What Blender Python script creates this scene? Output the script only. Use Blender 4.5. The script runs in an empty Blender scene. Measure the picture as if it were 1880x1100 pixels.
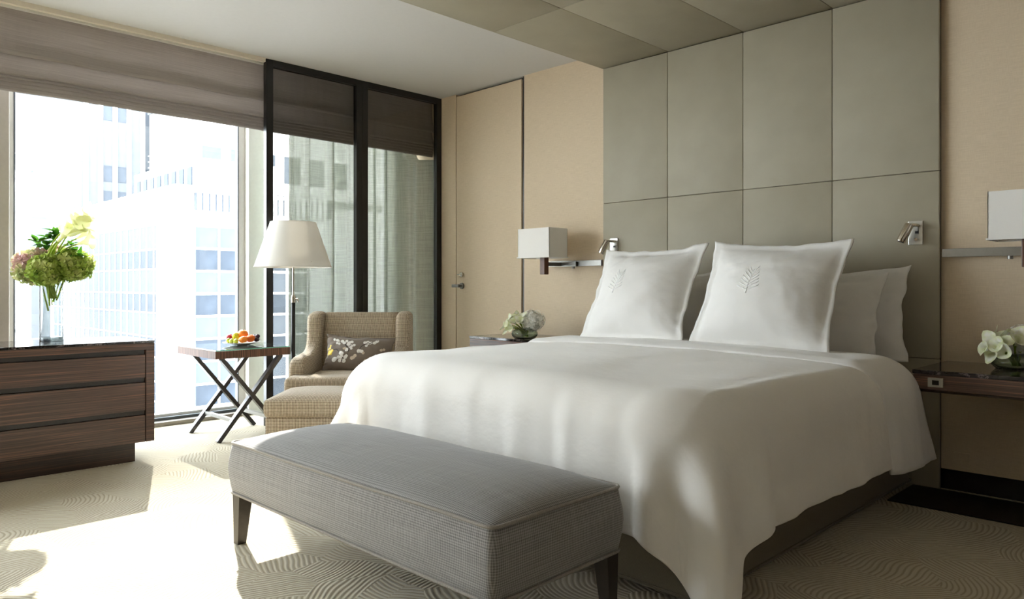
import bpy, bmesh, math, random
from mathutils import Vector, Matrix, noise
R = math.radians
S = bpy.context.scene
COL = S.collection

# ------------------------------------------------------------------ camera, world, sun, exposure
FOCAL_PX = 1350.0
cam_d = bpy.data.cameras.new('camera'); cam = bpy.data.objects.new('camera', cam_d); COL.objects.link(cam)
cam.location = (0, 0, 1.0); cam.rotation_euler = (R(90), 0, R(45))
cam_d.sensor_width = 36; cam_d.lens = FOCAL_PX / 1880 * 36; cam_d.shift_y = -25 / 1880
cam_d.clip_end = 500; cam_d.clip_start = 0.02
S.camera = cam
w = bpy.data.worlds.new('hazy_sky'); S.world = w; w.use_nodes = True
bg = w.node_tree.nodes['Background']; bg.inputs[0].default_value = (0.87, 0.935, 1.0, 1); bg.inputs[1].default_value = 14.5
sun_d = bpy.data.lights.new('sun', 'SUN'); sun = bpy.data.objects.new('sun', sun_d); COL.objects.link(sun)
sun_d.energy = 19; sun_d.color = (1.0, 0.965, 0.91); sun_d.angle = R(0.5)
SUN_AZ, SUN_EL = R(-20.5), R(33)
sun.rotation_euler = Vector((math.cos(SUN_EL)*math.cos(SUN_AZ), math.cos(SUN_EL)*math.sin(SUN_AZ), -math.sin(SUN_EL))).to_track_quat('-Z', 'Y').to_euler()
S.view_settings.view_transform = 'Standard'; S.view_settings.look = 'None'
S.view_settings.gamma = 1; S.view_settings.use_curve_mapping = False
S.view_settings.exposure = 0.12
S.cycles.use_denoising = True
S.cycles.max_bounces = 14; S.cycles.diffuse_bounces = 8; S.cycles.transparent_max_bounces = 16
S.cycles.sample_clamp_indirect = 8

# ------------------------------------------------------------------ helpers: materials
def lin(r, g, b):
    f = lambda c: (c/255)/12.92 if c/255 <= .04045 else ((c/255+.055)/1.055)**2.4
    return (f(r), f(g), f(b), 1)

class NT:
    def __init__(s, name):
        s.m = bpy.data.materials.new(name); s.m.use_nodes = True
        s.t = s.m.node_tree; s.b = s.t.nodes['Principled BSDF']; s.out = s.t.nodes['Material Output']
    def n(s, typ, **kw):
        nd = s.t.nodes.new(typ)
        for k, v in kw.items():
            if k.startswith('i_'): nd.inputs[k[2:].replace('_', ' ')].default_value = v
            elif k.startswith('x'): nd.inputs[int(k[1:])].default_value = v
            else: setattr(nd, k, v)
        return nd
    def l(s, a, b): s.t.links.new(a, b)
    def math(s, op, a, b=None, c=None):
        nd = s.n('ShaderNodeMath', operation=op)
        for i, v in enumerate((a, b, c)):
            if v is None: continue
            if isinstance(v, (int, float)): nd.inputs[i].default_value = v
            else: s.l(v, nd.inputs[i])
        return nd.outputs[0]
    def uv(s): return s.n('ShaderNodeTexCoord').outputs['UV']
    def obj(s): return s.n('ShaderNodeTexCoord').outputs['Object']
    def map(s, vec, scale=(1,1,1), rot=(0,0,0), loc=(0,0,0)):
        nd = s.n('ShaderNodeMapping'); s.l(vec, nd.inputs[0])
        nd.inputs['Scale'].default_value = scale; nd.inputs['Rotation'].default_value = rot; nd.inputs['Location'].default_value = loc
        return nd.outputs[0]
    def noise(s, vec, scale, detail=3, rough=.5):
        nd = s.n('ShaderNodeTexNoise', i_Scale=scale, i_Detail=detail, i_Roughness=rough); s.l(vec, nd.inputs['Vector']); return nd.outputs['Fac']
    def ramp(s, fac, stops):
        nd = s.n('ShaderNodeValToRGB'); e = nd.color_ramp.elements
        while len(e) < len(stops): e.new(.5)
        for el, (p, c) in zip(e, stops): el.position = p; el.color = c
        s.l(fac, nd.inputs[0]); return nd.outputs[0]
    def mix(s, fac, a, b, blend='MIX'):
        nd = s.n('ShaderNodeMix', data_type='RGBA', blend_type=blend)
        for sock, v in ((nd.inputs[0], fac), (nd.inputs[6], a), (nd.inputs[7], b)):
            if isinstance(v, (int, float, tuple)): sock.default_value = v
            else: s.l(v, sock)
        return nd.outputs[2]
    def bump(s, h, strength, dist):
        nd = s.n('ShaderNodeBump', i_Strength=strength, i_Distance=dist); s.l(h, nd.inputs['Height']); s.l(nd.outputs[0], s.b.inputs['Normal'])
    def base(s, c, rough=.6, metal=0, spec=None, sheen=None):
        if isinstance(c, tuple): s.b.inputs['Base Color'].default_value = c
        else: s.l(c, s.b.inputs['Base Color'])
        s.b.inputs['Roughness'].default_value = rough; s.b.inputs['Metallic'].default_value = metal
        if spec is not None: s.b.inputs['Specular IOR Level'].default_value = spec
        if sheen is not None: s.b.inputs['Sheen Weight'].default_value = sheen

def plain(name, c, rough=.6, metal=0, spec=None, nscale=40, namt=.08):
    t = NT(name); f = t.noise(t.obj(), nscale, 2)
    d = tuple(x*(1-namt) for x in c[:3]) + (1,); u = tuple(min(1, x*(1+namt)) for x in c[:3]) + (1,)
    t.base(t.ramp(f, [(.3, d), (.7, u)]), rough, metal, spec); return t.m

def mat_wallpaper():
    t = NT('beige_grasscloth'); uv = t.uv()
    f1 = t.noise(t.map(uv, (14, 420, 1)), 1, 3); f2 = t.noise(t.map(uv, (300, 30, 1)), 1, 2); f3 = t.noise(uv, 1.5, 2)
    f = t.math('ADD', t.math('MULTIPLY', f1, .65), t.math('MULTIPLY', f2, .35))
    c = t.ramp(f, [(.3, lin(206, 187, 160)), (.7, lin(224, 206, 180))])
    c = t.mix(t.math('MULTIPLY', f3, .15), c, lin(196, 180, 156))
    t.base(c, .75, spec=.25); t.bump(f, .25, .002); return t.m

def mat_leather():
    t = NT('greige_leather'); uv = t.uv()
    f = t.noise(uv, 160, 4, .6); g = t.noise(uv, 5, 3)
    c = t.ramp(g, [(.3, lin(160, 153, 134)), (.7, lin(166, 159, 140))])
    t.base(c, .55, spec=.35); t.bump(f, .12, .002); return t.m

def mat_carpet():
    t = NT('carved_carpet'); uv = t.uv()
    v2 = t.map(uv, (1, 1, 0))
    wob = t.n('ShaderNodeTexNoise', i_Scale=3.0, i_Detail=1); t.l(v2, wob.inputs['Vector'])
    wv = t.n('ShaderNodeVectorMath', operation='MULTIPLY_ADD'); t.l(wob.outputs['Color'], wv.inputs[0]); wv.inputs[1].default_value = (.12, .12, 0); t.l(v2, wv.inputs[2])
    vo = t.n('ShaderNodeTexVoronoi', voronoi_dimensions='2D', i_Scale=5.0); t.l(wv.outputs[0], vo.inputs['Vector'])
    off = t.n('ShaderNodeVectorMath', operation='MULTIPLY_ADD'); t.l(vo.outputs['Color'], off.inputs[0]); off.inputs[1].default_value = (2, 2, 0); off.inputs[2].default_value = (-1, -1, 0)
    nm = t.n('ShaderNodeVectorMath', operation='NORMALIZE'); t.l(off.outputs[0], nm.inputs[0])
    ce = t.n('ShaderNodeVectorMath', operation='MULTIPLY_ADD'); t.l(nm.outputs[0], ce.inputs[0]); ce.inputs[1].default_value = (.42, .42, 0); t.l(vo.outputs['Position'], ce.inputs[2])
    di = t.n('ShaderNodeVectorMath', operation='DISTANCE'); t.l(wv.outputs[0], di.inputs[0]); t.l(ce.outputs[0], di.inputs[1])
    ring = t.math('SINE', t.math('MULTIPLY', di.outputs['Value'], 350))
    ring = t.math('MULTIPLY_ADD', ring, .5, .5)
    fz = t.noise(uv, 350, 2)
    h = t.math('ADD', t.math('MULTIPLY', ring, .7), t.math('MULTIPLY', fz, .4))
    big = t.noise(uv, 1.2, 2)
    hi = t.mix(big, lin(192, 184, 162), lin(202, 194, 172))
    c = t.mix(t.ramp(h, [(.2, (0,0,0,1)), (.6, (1,1,1,1))]), lin(162, 149, 122), hi)
    t.base(c, .95, spec=.1, sheen=.2); t.bump(h, .45, .006); return t.m

def mat_macassar(name, vert=False, dark=1.0):
    t = NT(name); uv = t.uv()
    wob = t.noise(t.map(uv, (1.2, 4, 1)), 1.0, 2)
    sc = (1.5, 150, 1) if not vert else (150, 1.5, 1)
    v = t.map(uv, sc)
    sep = t.n('ShaderNodeVectorMath', operation='ADD'); t.l(v, sep.inputs[0])
    cb = t.n('ShaderNodeCombineXYZ'); t.l(t.math('MULTIPLY', wob, 3.0), cb.inputs[0 if vert else 1]); t.l(cb.outputs[0], sep.inputs[1])
    f = t.noise(sep.outputs[0], 1.0, 4, .65)
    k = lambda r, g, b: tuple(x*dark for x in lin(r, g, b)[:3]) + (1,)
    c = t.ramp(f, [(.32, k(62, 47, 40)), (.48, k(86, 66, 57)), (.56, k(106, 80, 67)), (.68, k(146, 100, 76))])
    t.base(c, .5 if vert else .32, spec=.12 if vert else .5); return t.m

def mat_weave(name, ca, cb, freq, rough=.85, diag=False, strength=.5, dist=.003):
    t = NT(name); uv = t.uv()
    v = t.map(uv, (freq, freq, 1), (0, 0, R(45) if diag else 0))
    sx = t.n('ShaderNodeSeparateXYZ'); t.l(v, sx.inputs[0])
    a = t.math('SINE', sx.outputs[0]); b = t.math('SINE', sx.outputs[1])
    f = t.math('MULTIPLY_ADD', t.math('MULTIPLY', a, b), .5, .5)
    nz = t.noise(uv, 90, 2); nl = t.noise(uv, 6, 2)
    f2 = t.math('ADD', t.math('MULTIPLY', f, .75), t.math('MULTIPLY', nz, .25))
    c = t.ramp(f2, [(.3, ca), (.7, cb)])
    t.base(c, rough, spec=.2, sheen=.15); t.bump(f2, strength, dist); return t.m

def mat_bench():
    t = NT('grey_houndstooth'); uv = t.uv()
    sx = t.n('ShaderNodeSeparateXYZ'); t.l(uv, sx.inputs[0])
    F = 900
    a = t.math('SINE', t.math('MULTIPLY', sx.outputs[0], F)); b = t.math('SINE', t.math('MULTIPLY', sx.outputs[1], F))
    f = t.math('MULTIPLY_ADD', t.math('ADD', a, b), .25, .5)
    s1 = t.noise(t.map(uv, (4, 300, 1)), 1, 2); s2 = t.noise(t.map(uv, (300, 4, 1)), 1, 2)
    ff = t.math('ADD', t.math('MULTIPLY', f, .4), t.math('ADD', t.math('MULTIPLY', s1, .35), t.math('MULTIPLY', s2, .25)))
    c = t.ramp(ff, [(.32, lin(102, 100, 98)), (.66, lin(160, 157, 154))])
    t.base(c, .85, spec=.2, sheen=.2); t.bump(ff, .4, .002); return t.m

def mat_linen(name, c, bscale=14, bstr=.12):
    t = NT(name); uv = t.uv()
    f = t.noise(uv, bscale, 3, .55); g = t.noise(uv, 500, 1)
    t.base(c, .8, spec=.15, sheen=.25); h = t.math('ADD', f, t.math('MULTIPLY', g, .03)); t.bump(h, bstr, .03); return t.m

def mat_glass(name, tint=(1, 1, 1, 1), refl=1.0, rough=0.0, edge=None, power=3.0):
    t = NT(name); t.t.nodes.remove(t.b)
    tr = t.n('ShaderNodeBsdfTransparent'); tr.inputs[0].default_value = tint
    if edge:
        le = t.n('ShaderNodeLayerWeight'); le.inputs[0].default_value = .5
        t.l(t.mix(t.math('POWER', le.outputs['Facing'], power), tint, edge), tr.inputs[0])
    gl = t.n('ShaderNodeBsdfGlossy'); gl.inputs['Roughness'].default_value = rough
    lw = t.n('ShaderNodeLayerWeight'); lw.inputs[0].default_value = .5
    fr = t.math('MULTIPLY_ADD', t.math('POWER', lw.outputs['Facing'], 5.0), .9, .04)
    mx = t.n('ShaderNodeMixShader'); t.l(t.math('MINIMUM', t.math('MULTIPLY', fr, refl), .95), mx.inputs[0]); t.l(tr.outputs[0], mx.inputs[1]); t.l(gl.outputs[0], mx.inputs[2])
    t.l(mx.outputs[0], t.out.inputs[0]); return t.m

def mat_sheer():
    t = NT('sage_sheer'); uv = t.uv(); t.t.nodes.remove(t.b)
    slub = t.noise(t.map(uv, (6, 160, 1)), 1, 3); sl2 = t.noise(t.map(uv, (160, 5, 1)), 1, 2)
    f = t.math('ADD', t.math('MULTIPLY', slub, .6), t.math('MULTIPLY', sl2, .4))
    c = t.ramp(f, [(.35, lin(150, 158, 148)), (.7, lin(186, 193, 183))])
    d = t.n('ShaderNodeBsdfDiffuse'); tl = t.n('ShaderNodeBsdfTranslucent'); tp = t.n('ShaderNodeBsdfTransparent')
    t.l(c, d.inputs[0]); t.l(c, tl.inputs[0])
    m1 = t.n('ShaderNodeMixShader'); m1.inputs[0].default_value = .15; t.l(d.outputs[0], m1.inputs[1]); t.l(tl.outputs[0], m1.inputs[2])
    m2 = t.n('ShaderNodeMixShader'); t.l(t.ramp(f, [(.3, (.09,.09,.09,1)), (.7, (.015,.015,.015,1))]), m2.inputs[0]); t.l(m1.outputs[0], m2.inputs[1]); t.l(tp.outputs[0], m2.inputs[2])
    t.l(m2.outputs[0], t.out.inputs[0]); return t.m

def mat_shade(name, c):
    t = NT(name); uv = t.uv(); f = t.noise(t.map(uv, (300, 300, 1)), 1, 1)
    col = t.mix(f, c, tuple(min(1, x*1.04) for x in c[:3]) + (1,))
    t.base(col, .8, spec=.15)
    tl = t.n('ShaderNodeBsdfTranslucent'); t.l(col, tl.inputs[0])
    mx = t.n('ShaderNodeMixShader'); mx.inputs[0].default_value = .22; t.l(t.b.outputs[0], mx.inputs[1]); t.l(tl.outputs[0], mx.inputs[2]); t.l(mx.outputs[0], t.out.inputs[0]); return t.m

def mat_petal(name, stops, scale=9, trans=.35):
    t = NT(name); f = t.noise(t.obj(), scale, 3); c = t.ramp(f, stops)
    t.base(c, .6, spec=.25)
    tl = t.n('ShaderNodeBsdfTranslucent'); t.l(c, tl.inputs[0])
    mx = t.n('ShaderNodeMixShader'); mx.inputs[0].default_value = trans; t.l(t.b.outputs[0], mx.inputs[1]); t.l(tl.outputs[0], mx.inputs[2]); t.l(mx.outputs[0], t.out.inputs[0]); return t.m

def mat_marble():
    t = NT('black_marble'); o = t.obj()
    f = t.noise(o, 7, 6, .65); g = t.noise(t.map(o, (1, 3, 3)), 14, 4, .7)
    v = t.math('ABSOLUTE', t.math('SUBTRACT', f, .5))
    c = t.mix(t.ramp(v, [(0, (1,1,1,1)), (.02, (0,0,0,1))]), t.ramp(g, [(.3, lin(20, 17, 17)), (.7, lin(44, 38, 38))]), lin(120, 110, 108))
    t.base(c, .08, spec=.5); return t.m

def mat_blind():
    t = NT('taupe_blind_fabric'); uv = t.uv()
    f = t.noise(t.map(uv, (3, 140, 1)), 1, 3); g = t.noise(t.map(uv, (9, 2, 1)), 1, 2)
    c = t.ramp(f, [(.3, lin(176, 168, 164)), (.7, lin(192, 184, 180))])
    t.base(c, .8, spec=.15); t.bump(t.math('ADD', t.math('MULTIPLY', f, .2), g), .5, .03)
    tl = t.n('ShaderNodeBsdfTranslucent'); t.l(c, tl.inputs[0])
    mx = t.n('ShaderNodeMixShader'); mx.inputs[0].default_value = .28; t.l(t.b.outputs[0], mx.inputs[1]); t.l(tl.outputs[0], mx.inputs[2]); t.l(mx.outputs[0], t.out.inputs[0]); return t.m

M = dict(
    wall=mat_wallpaper(), leather=mat_leather(), carpet=mat_carpet(),
    ceiling=plain('white_ceiling_paint', lin(210, 208, 206), .9, spec=.1, namt=.01),
    white_paint=plain('cream_wall_paint', lin(222, 214, 200), .85, spec=.15, namt=.02),
    panelling=plain('taupe_wall_panelling', lin(142, 132, 120), .6, namt=.05),
    jamb=plain('warm_grey_column_cladding', lin(190, 184, 176), .6, namt=.03),
    alu=plain('white_aluminium', lin(226, 226, 222), .4, namt=.02),
    alu_dark=plain('grey_gasket', lin(92, 98, 104), .5, namt=.05),
    track=plain('bronze_track', lin(128, 122, 112), .4, .5, namt=.05),
    black=plain('black_lacquer_frame', lin(18, 17, 17), .35, namt=.05),
    black_floor=plain('black_strip', lin(14, 13, 12), .4, namt=.15),
    gap=plain('dark_recess', lin(30, 27, 24), .8, namt=.05),
    wood=mat_macassar('macassar_wood'), wood_v=mat_macassar('macassar_wood_cross', True, 1.25),
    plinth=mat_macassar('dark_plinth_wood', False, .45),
    channel=plain('dark_finger_channel', lin(44, 38, 35), .35, namt=.2, nscale=120),
    marble=mat_marble(),
    chair=mat_weave('beige_basket_weave', lin(98, 78, 56), lin(222, 207, 184), 560, diag=True),
    bench=mat_bench(), welt=plain('grey_welt', lin(142, 136, 128), .8, nscale=300, namt=.2),
    leg=plain('bronze_leg', lin(66, 60, 54), .38, .4, namt=.1),
    linen=mat_linen('white_cotton', lin(234, 231, 225)),
    pillow=mat_linen('white_pillow_cotton', lin(228, 226, 222), 9, .15),
    stitch=plain('white_embroidery', lin(253, 253, 253), .5, namt=.02),
    bed=mat_weave('greige_bed_fabric', lin(98, 90, 76), lin(124, 116, 100), 1400, strength=.2, dist=.001),
    steel=plain('brushed_steel', lin(140, 138, 133), .35, .9, namt=.05),
    nickel=plain('polished_nickel', lin(205, 198, 186), .15, 1, namt=.02),
    plate=plain('satin_switch_plate', lin(200, 198, 190), .25, .6, namt=.02),
    dark_metal=plain('dark_grey_metal', lin(74, 72, 72), .35, .7, namt=.08),
    pole=plain('black_metal_pole', lin(30, 29, 29), .35, .5, namt=.05),
    walnut=plain('walnut_block', lin(92, 58, 40), .4, nscale=60, namt=.2),
    shade=mat_shade('ivory_lampshade', lin(246, 244, 240)), shade_in=plain('shade_lining', lin(240, 236, 228), .8, namt=.01),
    glass=mat_glass('window_glass', (.98, .99, .985, 1), .6), smoked=mat_glass('smoked_glass', (.74, .73, .71, 1), .8),
    vase=mat_glass('clear_vase_glass', (.96, .975, .97, 1), 1.0, edge=(.01, .012, .012, 1), power=2.2), bowl=mat_glass('green_tinted_bowl_glass', (.80, .85, .80, 1), 1.6, edge=(.10, .13, .11, 1)),
    vase_base=mat_glass('thick_vase_base_glass', (.30, .32, .32, 1), 1.2, edge=(.05, .06, .06, 1)),
    water=mat_glass('water', (.90, .94, .90, 1), .6),
    table_glass=mat_glass('table_glass', (.86, .95, .92, 1), 1.2), glass_edge=plain('green_glass_edge', lin(96, 178, 156), .15, namt=.02),
    sheer=mat_sheer(), blind=mat_blind(),
    stem=mat_petal('green_stem', [(.3, lin(120, 150, 40)), (.7, lin(190, 205, 90))], 12),
    leaf=mat_petal('dark_leaf', [(.3, lin(36, 84, 28)), (.7, lin(92, 146, 44))], 20),
    calla=mat_petal('yellow_calla', [(.3, lin(226, 228, 166)), (.7, lin(244, 244, 216))], 14),
    calla_w=mat_petal('white_calla', [(.3, lin(222, 228, 170)), (.6, lin(250, 250, 240))], 26, .15),
    hyd_mix=mat_petal('mauve_green_hydrangea', [(.3, lin(140, 158, 84)), (.45, lin(186, 190, 128)), (.56, lin(206, 172, 160)), (.7, lin(176, 132, 138))], 9),
    hyd_green=mat_petal('green_hydrangea', [(.3, lin(118, 146, 44)), (.5, lin(166, 186, 84)), (.68, lin(204, 206, 140))], 11),
    hyd_white=mat_petal('white_hydrangea', [(.3, lin(240, 239, 230)), (.7, lin(252, 252, 249))], 20, .08),
    orange=plain('orange_peel', lin(240, 138, 34), .4, nscale=80), mandarin=plain('mandarin_peel', lin(236, 112, 34), .4, nscale=80),
    lemon=plain('green_yellow_peel', lin(206, 204, 44), .4, nscale=60), grape=plain('green_grape_skin', lin(186, 192, 60), .25, nscale=40),
    apple=plain('red_apple_skin', lin(176, 36, 48), .3, nscale=30, namt=.3), plum=plain('dark_grape_skin', lin(58, 24, 40), .3, nscale=30, namt=.3),
    plate_glass=plain('white_plate_glaze', lin(238, 236, 230), .15, namt=.01),
    cushion=mat_linen('taupe_cushion_fabric', lin(126, 115, 104), 30, .05), petal=plain('white_blossom_thread', lin(236, 234, 228), .6, namt=.03),
    petal_b=plain('cream_blossom_thread', lin(206, 192, 170), .6, namt=.03),
    yellow=plain('yellow_blossom_thread', lin(236, 200, 62), .6, namt=.05), branch=plain('charcoal_branch_thread', lin(62, 56, 52), .6, namt=.05),
    facade=plain('white_facade_cladding', lin(232, 232, 230), .8, namt=.02, nscale=1), facade_b=plain('pale_grey_facade', lin(98, 101, 105), .8, spec=.1, namt=.03, nscale=1),
    pane_dark=plain('blue_grey_office_glass', lin(56, 62, 70), .5, spec=.1, namt=.2, nscale=.6), pane_light=plain('pale_blind_glass', lin(77, 82, 89), .6, spec=.1, namt=.1, nscale=.6),
    street=plain('grey_asphalt', lin(120, 120, 120), .9, namt=.1, nscale=1), black_plastic=plain('black_plastic', lin(14, 14, 14), .4),
)

# ------------------------------------------------------------------ helpers: meshes
def box_uv(bm):
    uvl = bm.loops.layers.uv.verify()
    for f in bm.faces:
        n = f.normal; ax = max(range(3), key=lambda i: abs(n[i]))
        for lp in f.loops:
            p = lp.vert.co
            lp[uvl].uv = ((p.y, p.z), (p.x, p.z), (p.x, p.y))[ax]

def obj(name, bm, mat, parent=None, loc=None, rz=0, smooth=False, label=None, sub=0, keep_uv=False):
    bm.normal_update()
    bmesh.ops.recalc_face_normals(bm, faces=bm.faces)
    if not keep_uv: box_uv(bm)
    me = bpy.data.meshes.new(name); bm.to_mesh(me); bm.free()
    if isinstance(mat, str): mat = M[mat]
    me.materials.append(mat)
    if smooth:
        for p in me.polygons: p.use_smooth = True
        if smooth != 'all': me.set_sharp_from_angle(angle=R(38))
    o = bpy.data.objects.new(name, me); COL.objects.link(o)
    if parent: o.parent = parent
    if loc is not None: o.location = loc
    o.rotation_euler[2] = rz
    if label: o['label'] = label
    if sub:
        md = o.modifiers.new('sub', 'SUBSURF'); md.levels = sub; md.render_levels = sub
    return o

def thing(name, label, cat, loc=(0,0,0), rz=0, group=None):
    o = bpy.data.objects.new(name, None); COL.objects.link(o); o.location = loc; o.rotation_euler[2] = rz
    o.empty_display_size = .1
    return tag(o, label, cat, group)
def tag(o, label, cat, group=None):
    o['label'] = label; o['category'] = cat
    if group: o['group'] = group
    return o
def struct(o, label=None):
    o['kind'] = 'structure'
    if label: o['label'] = label
    return o
def sempty(name, loc=(0,0,0), label=None):
    o = bpy.data.objects.new(name, None); COL.objects.link(o); o.location = loc; return struct(o, label)
def piece(o, name, parent, loc):
    c = bpy.data.objects.new(name, o.data); COL.objects.link(c); c.parent = parent; c.location = loc; return c

def box(bm, a, b, bev=0, seg=2):
    a = Vector(a); b = Vector(b)
    vs = [bm.verts.new((x, y, z)) for x in (a.x, b.x) for y in (a.y, b.y) for z in (a.z, b.z)]
    F = [(0,1,3,2), (4,6,7,5), (0,4,5,1), (2,3,7,6), (0,2,6,4), (1,5,7,3)]
    fs = [bm.faces.new([vs[i] for i in f]) for f in F]
    if bev:
        es = list({e for f in fs for e in f.edges})
        bmesh.ops.bevel(bm, geom=es, offset=bev, segments=seg, profile=.5, affect='EDGES')
    return bm
def B(a, b, bev=0, seg=2): return box(bmesh.new(), a, b, bev, seg)

def bar(bm, p0, p1, w, h, up=(0,0,1)):
    p0 = Vector(p0); p1 = Vector(p1); d = (p1-p0).normalized(); s = d.cross(Vector(up)).normalized(); u = s.cross(d)
    q = [[bm.verts.new(p + s*w/2*i + u*h/2*j) for i, j in ((-1,-1),(1,-1),(1,1),(-1,1))] for p in (p0, p1)]
    bm.faces.new(q[0][::-1]); bm.faces.new(q[1])
    for i in range(4): bm.faces.new((q[0][i], q[0][(i+1)%4], q[1][(i+1)%4], q[1][i]))
    return bm
def taper(bm, ct, st, cb, sb):
    ct = Vector(ct); cb = Vector(cb)
    q = [[bm.verts.new(c + Vector((i*s/2, j*s/2, 0))) for i, j in ((-1,-1),(1,-1),(1,1),(-1,1))] for c, s in ((cb, sb), (ct, st))]
    bm.faces.new(q[0][::-1]); bm.faces.new(q[1])
    for i in range(4): bm.faces.new((q[0][i], q[0][(i+1)%4], q[1][(i+1)%4], q[1][i]))
    return bm
def tube(bm, pts, r, n=8, closed=False, cap=True):
    pts = [Vector(p) for p in pts]; rings = []
    N = len(pts); up = Vector((0,0,1))
    for i, p in enumerate(pts):
        if closed: d = (pts[(i+1)%N]-pts[i-1]).normalized()
        else: d = (pts[min(i+1,N-1)]-pts[max(i-1,0)]).normalized()
        s = d.cross(up)
        if s.length < .05: s = d.cross(Vector((1,0,0)))
        s.normalize(); u = s.cross(d)
        rr = r(i/(N-1)) if callable(r) else r
        rings.append([bm.verts.new(p + (s*math.cos(2*math.pi*k/n)+u*math.sin(2*math.pi*k/n))*rr) for k in range(n)])
    for i in range(N if closed else N-1):
        a, b = rings[i], rings[(i+1)%N]
        for k in range(n): bm.faces.new((a[k], a[(k+1)%n], b[(k+1)%n], b[k]))
    if cap and not closed:
        bm.faces.new(rings[0][::-1]); bm.faces.new(rings[-1])
    return bm
def lathe(bm, prof, n=32, c=(0,0,0)):
    c = Vector(c); rings = []
    for r, z in prof:
        if r < 1e-5: rings.append([bm.verts.new(c + Vector((0,0,z)))])
        else: rings.append([bm.verts.new(c + Vector((r*math.cos(2*math.pi*k/n), r*math.sin(2*math.pi*k/n), z))) for k in range(n)])
    for a, b in zip(rings, rings[1:]):
        if len(a) == 1 and len(b) == 1: continue
        for k in range(n):
            k2 = (k+1) % n
            if len(a) == 1: bm.faces.new((a[0], b[k2], b[k]))
            elif len(b) == 1: bm.faces.new((a[k], a[k2], b[0]))
            else: bm.faces.new((a[k], a[k2], b[k2], b[k]))
    return bm
def grid(bm, nu, nv, fn, uvs=None):
    vs = [[bm.verts.new(fn(i/(nu-1), j/(nv-1))) for j in range(nv)] for i in range(nu)]
    uvl = bm.loops.layers.uv.verify() if uvs else None
    for i in range(nu-1):
        for j in range(nv-1):
            f = bm.faces.new((vs[i][j], vs[i+1][j], vs[i+1][j+1], vs[i][j+1]))
            if uvs:
                for lp, (a, b) in zip(f.loops, ((i,j),(i+1,j),(i+1,j+1),(i,j+1))): lp[uvl].uv = uvs(a/(nu-1), b/(nv-1))
    return vs
def nz(x, y, z=0): return noise.noise(Vector((x, y, z)))
def prism(bm, poly, y0, y1, ax='y'):
    """poly: (x, z) outline, extruded along y"""
    a = [bm.verts.new((x, y0, z)) for x, z in poly]; b = [bm.verts.new((x, y1, z)) for x, z in poly]
    bm.faces.new(a); bm.faces.new(b[::-1]); n = len(poly)
    for i in range(n): bm.faces.new((a[i], b[i], b[(i+1)%n], a[(i+1)%n]))
    return bm

# ------------------------------------------------------------------ key planes
YB = 4.07          # back wall
XF = -4.93         # black framed screen / edge of the room ceiling
XG = -5.60         # window glass
ZC = 2.62          # ceiling
XR, YF = 1.5, -2.7 # walls behind the camera
BX = -2.08         # bed centre

# ------------------------------------------------------------------ the room shell
struct(obj('floor', B((-5.46, YF, -.06), (XR, YB+.1, 0)), 'carpet'), 'beige carpet with carved wave pattern')
struct(obj('trim_1', B((-1.185, 3.655, 0), (XR, YB-.042, .006)), 'black_floor'), 'black floor strip below the nightstand wall')  # thin black sheet laid over the carpet along the wall
struct(obj('ceiling', B((XF, YF, ZC), (XR, YB+.1, ZC+.06)), 'ceiling'), 'plain white painted ceiling')
struct(obj('trim_2', B((-5.8, YF, ZC+.02), (XF, YB+.1, ZC+.08)), 'white_paint'), 'blind pocket above the window')
struct(obj('trim_3', B((XF-.03, YF, ZC-.028), (XF, 2.455, ZC+.02)), 'white_paint'), 'cream ceiling edge strip above the roman blind')
wb = sempty('wall_back', (0, YB, 0), 'beige grasscloth wall behind the bed')
DX0, DX1 = -4.735, -3.968
obj('backing', B((-5.8, .045, -.05), (XR, .12, ZC+.1)), 'gap', wb)
obj('wall_panel', B((-5.7, 0, 0), (DX0-.008, .044, ZC)), 'wall', wb)
obj('wall_panel', B((-3.938, 0, .10), (XR, .044, ZC)), 'wall', wb)
obj('metal_strip', B((-3.962, .012, 0), (-3.940, .044, ZC)), 'dark_metal', wb, label='dark metal joint strip beside the door')
obj('skirting', B((-3.938, .01, 0), (XR, .044, .10)), 'black_floor', wb)
struct(obj('baseboard_back', B((-5.4, YB-.008, 0), (DX0-.008, YB, .004)), 'wall'))
dr = sempty('door_1', (0, YB, 0), 'full-height beige jib door beside the smoked glass screen')
obj('door_leaf', B((DX0, 0, .008), (DX1, .04, ZC-.02), .002, 1), 'wall', dr)
hd = bmesh.new(); tube(hd, [(DX0+.075, .004, 1.0), (DX0+.075, -.012, 1.0)], .026, 20)
rose = obj('handle_rose', hd, 'steel', dr, smooth=True)
hb = bmesh.new(); tube(hb, [(DX0+.075, -.012, 1.0), (DX0+.075, -.055, 1.0)], .009, 10); box(hb, (DX0+.015, -.068, .987), (DX0+.10, -.052, 1.013), .003)
obj('lever', hb, 'steel', rose, smooth=True)
lk = bmesh.new(); tube(lk, [(DX0+.078, .002, 1.095), (DX0+.078, -.018, 1.095)], .018, 18); box(lk, (DX0+.045, -.034, 1.090), (DX0+.085, -.018, 1.098), .002)
obj('deadbolt_thumbturn', lk, 'nickel', dr, smooth=True)
struct(obj('wall_right', B((XR, YF, 0), (XR+.1, YB+.1, ZC)), 'panelling'))
struct(obj('wall_front', B((-5.7, YF-.1, 0), (XR+.1, YF, ZC)), 'panelling'))

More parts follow.
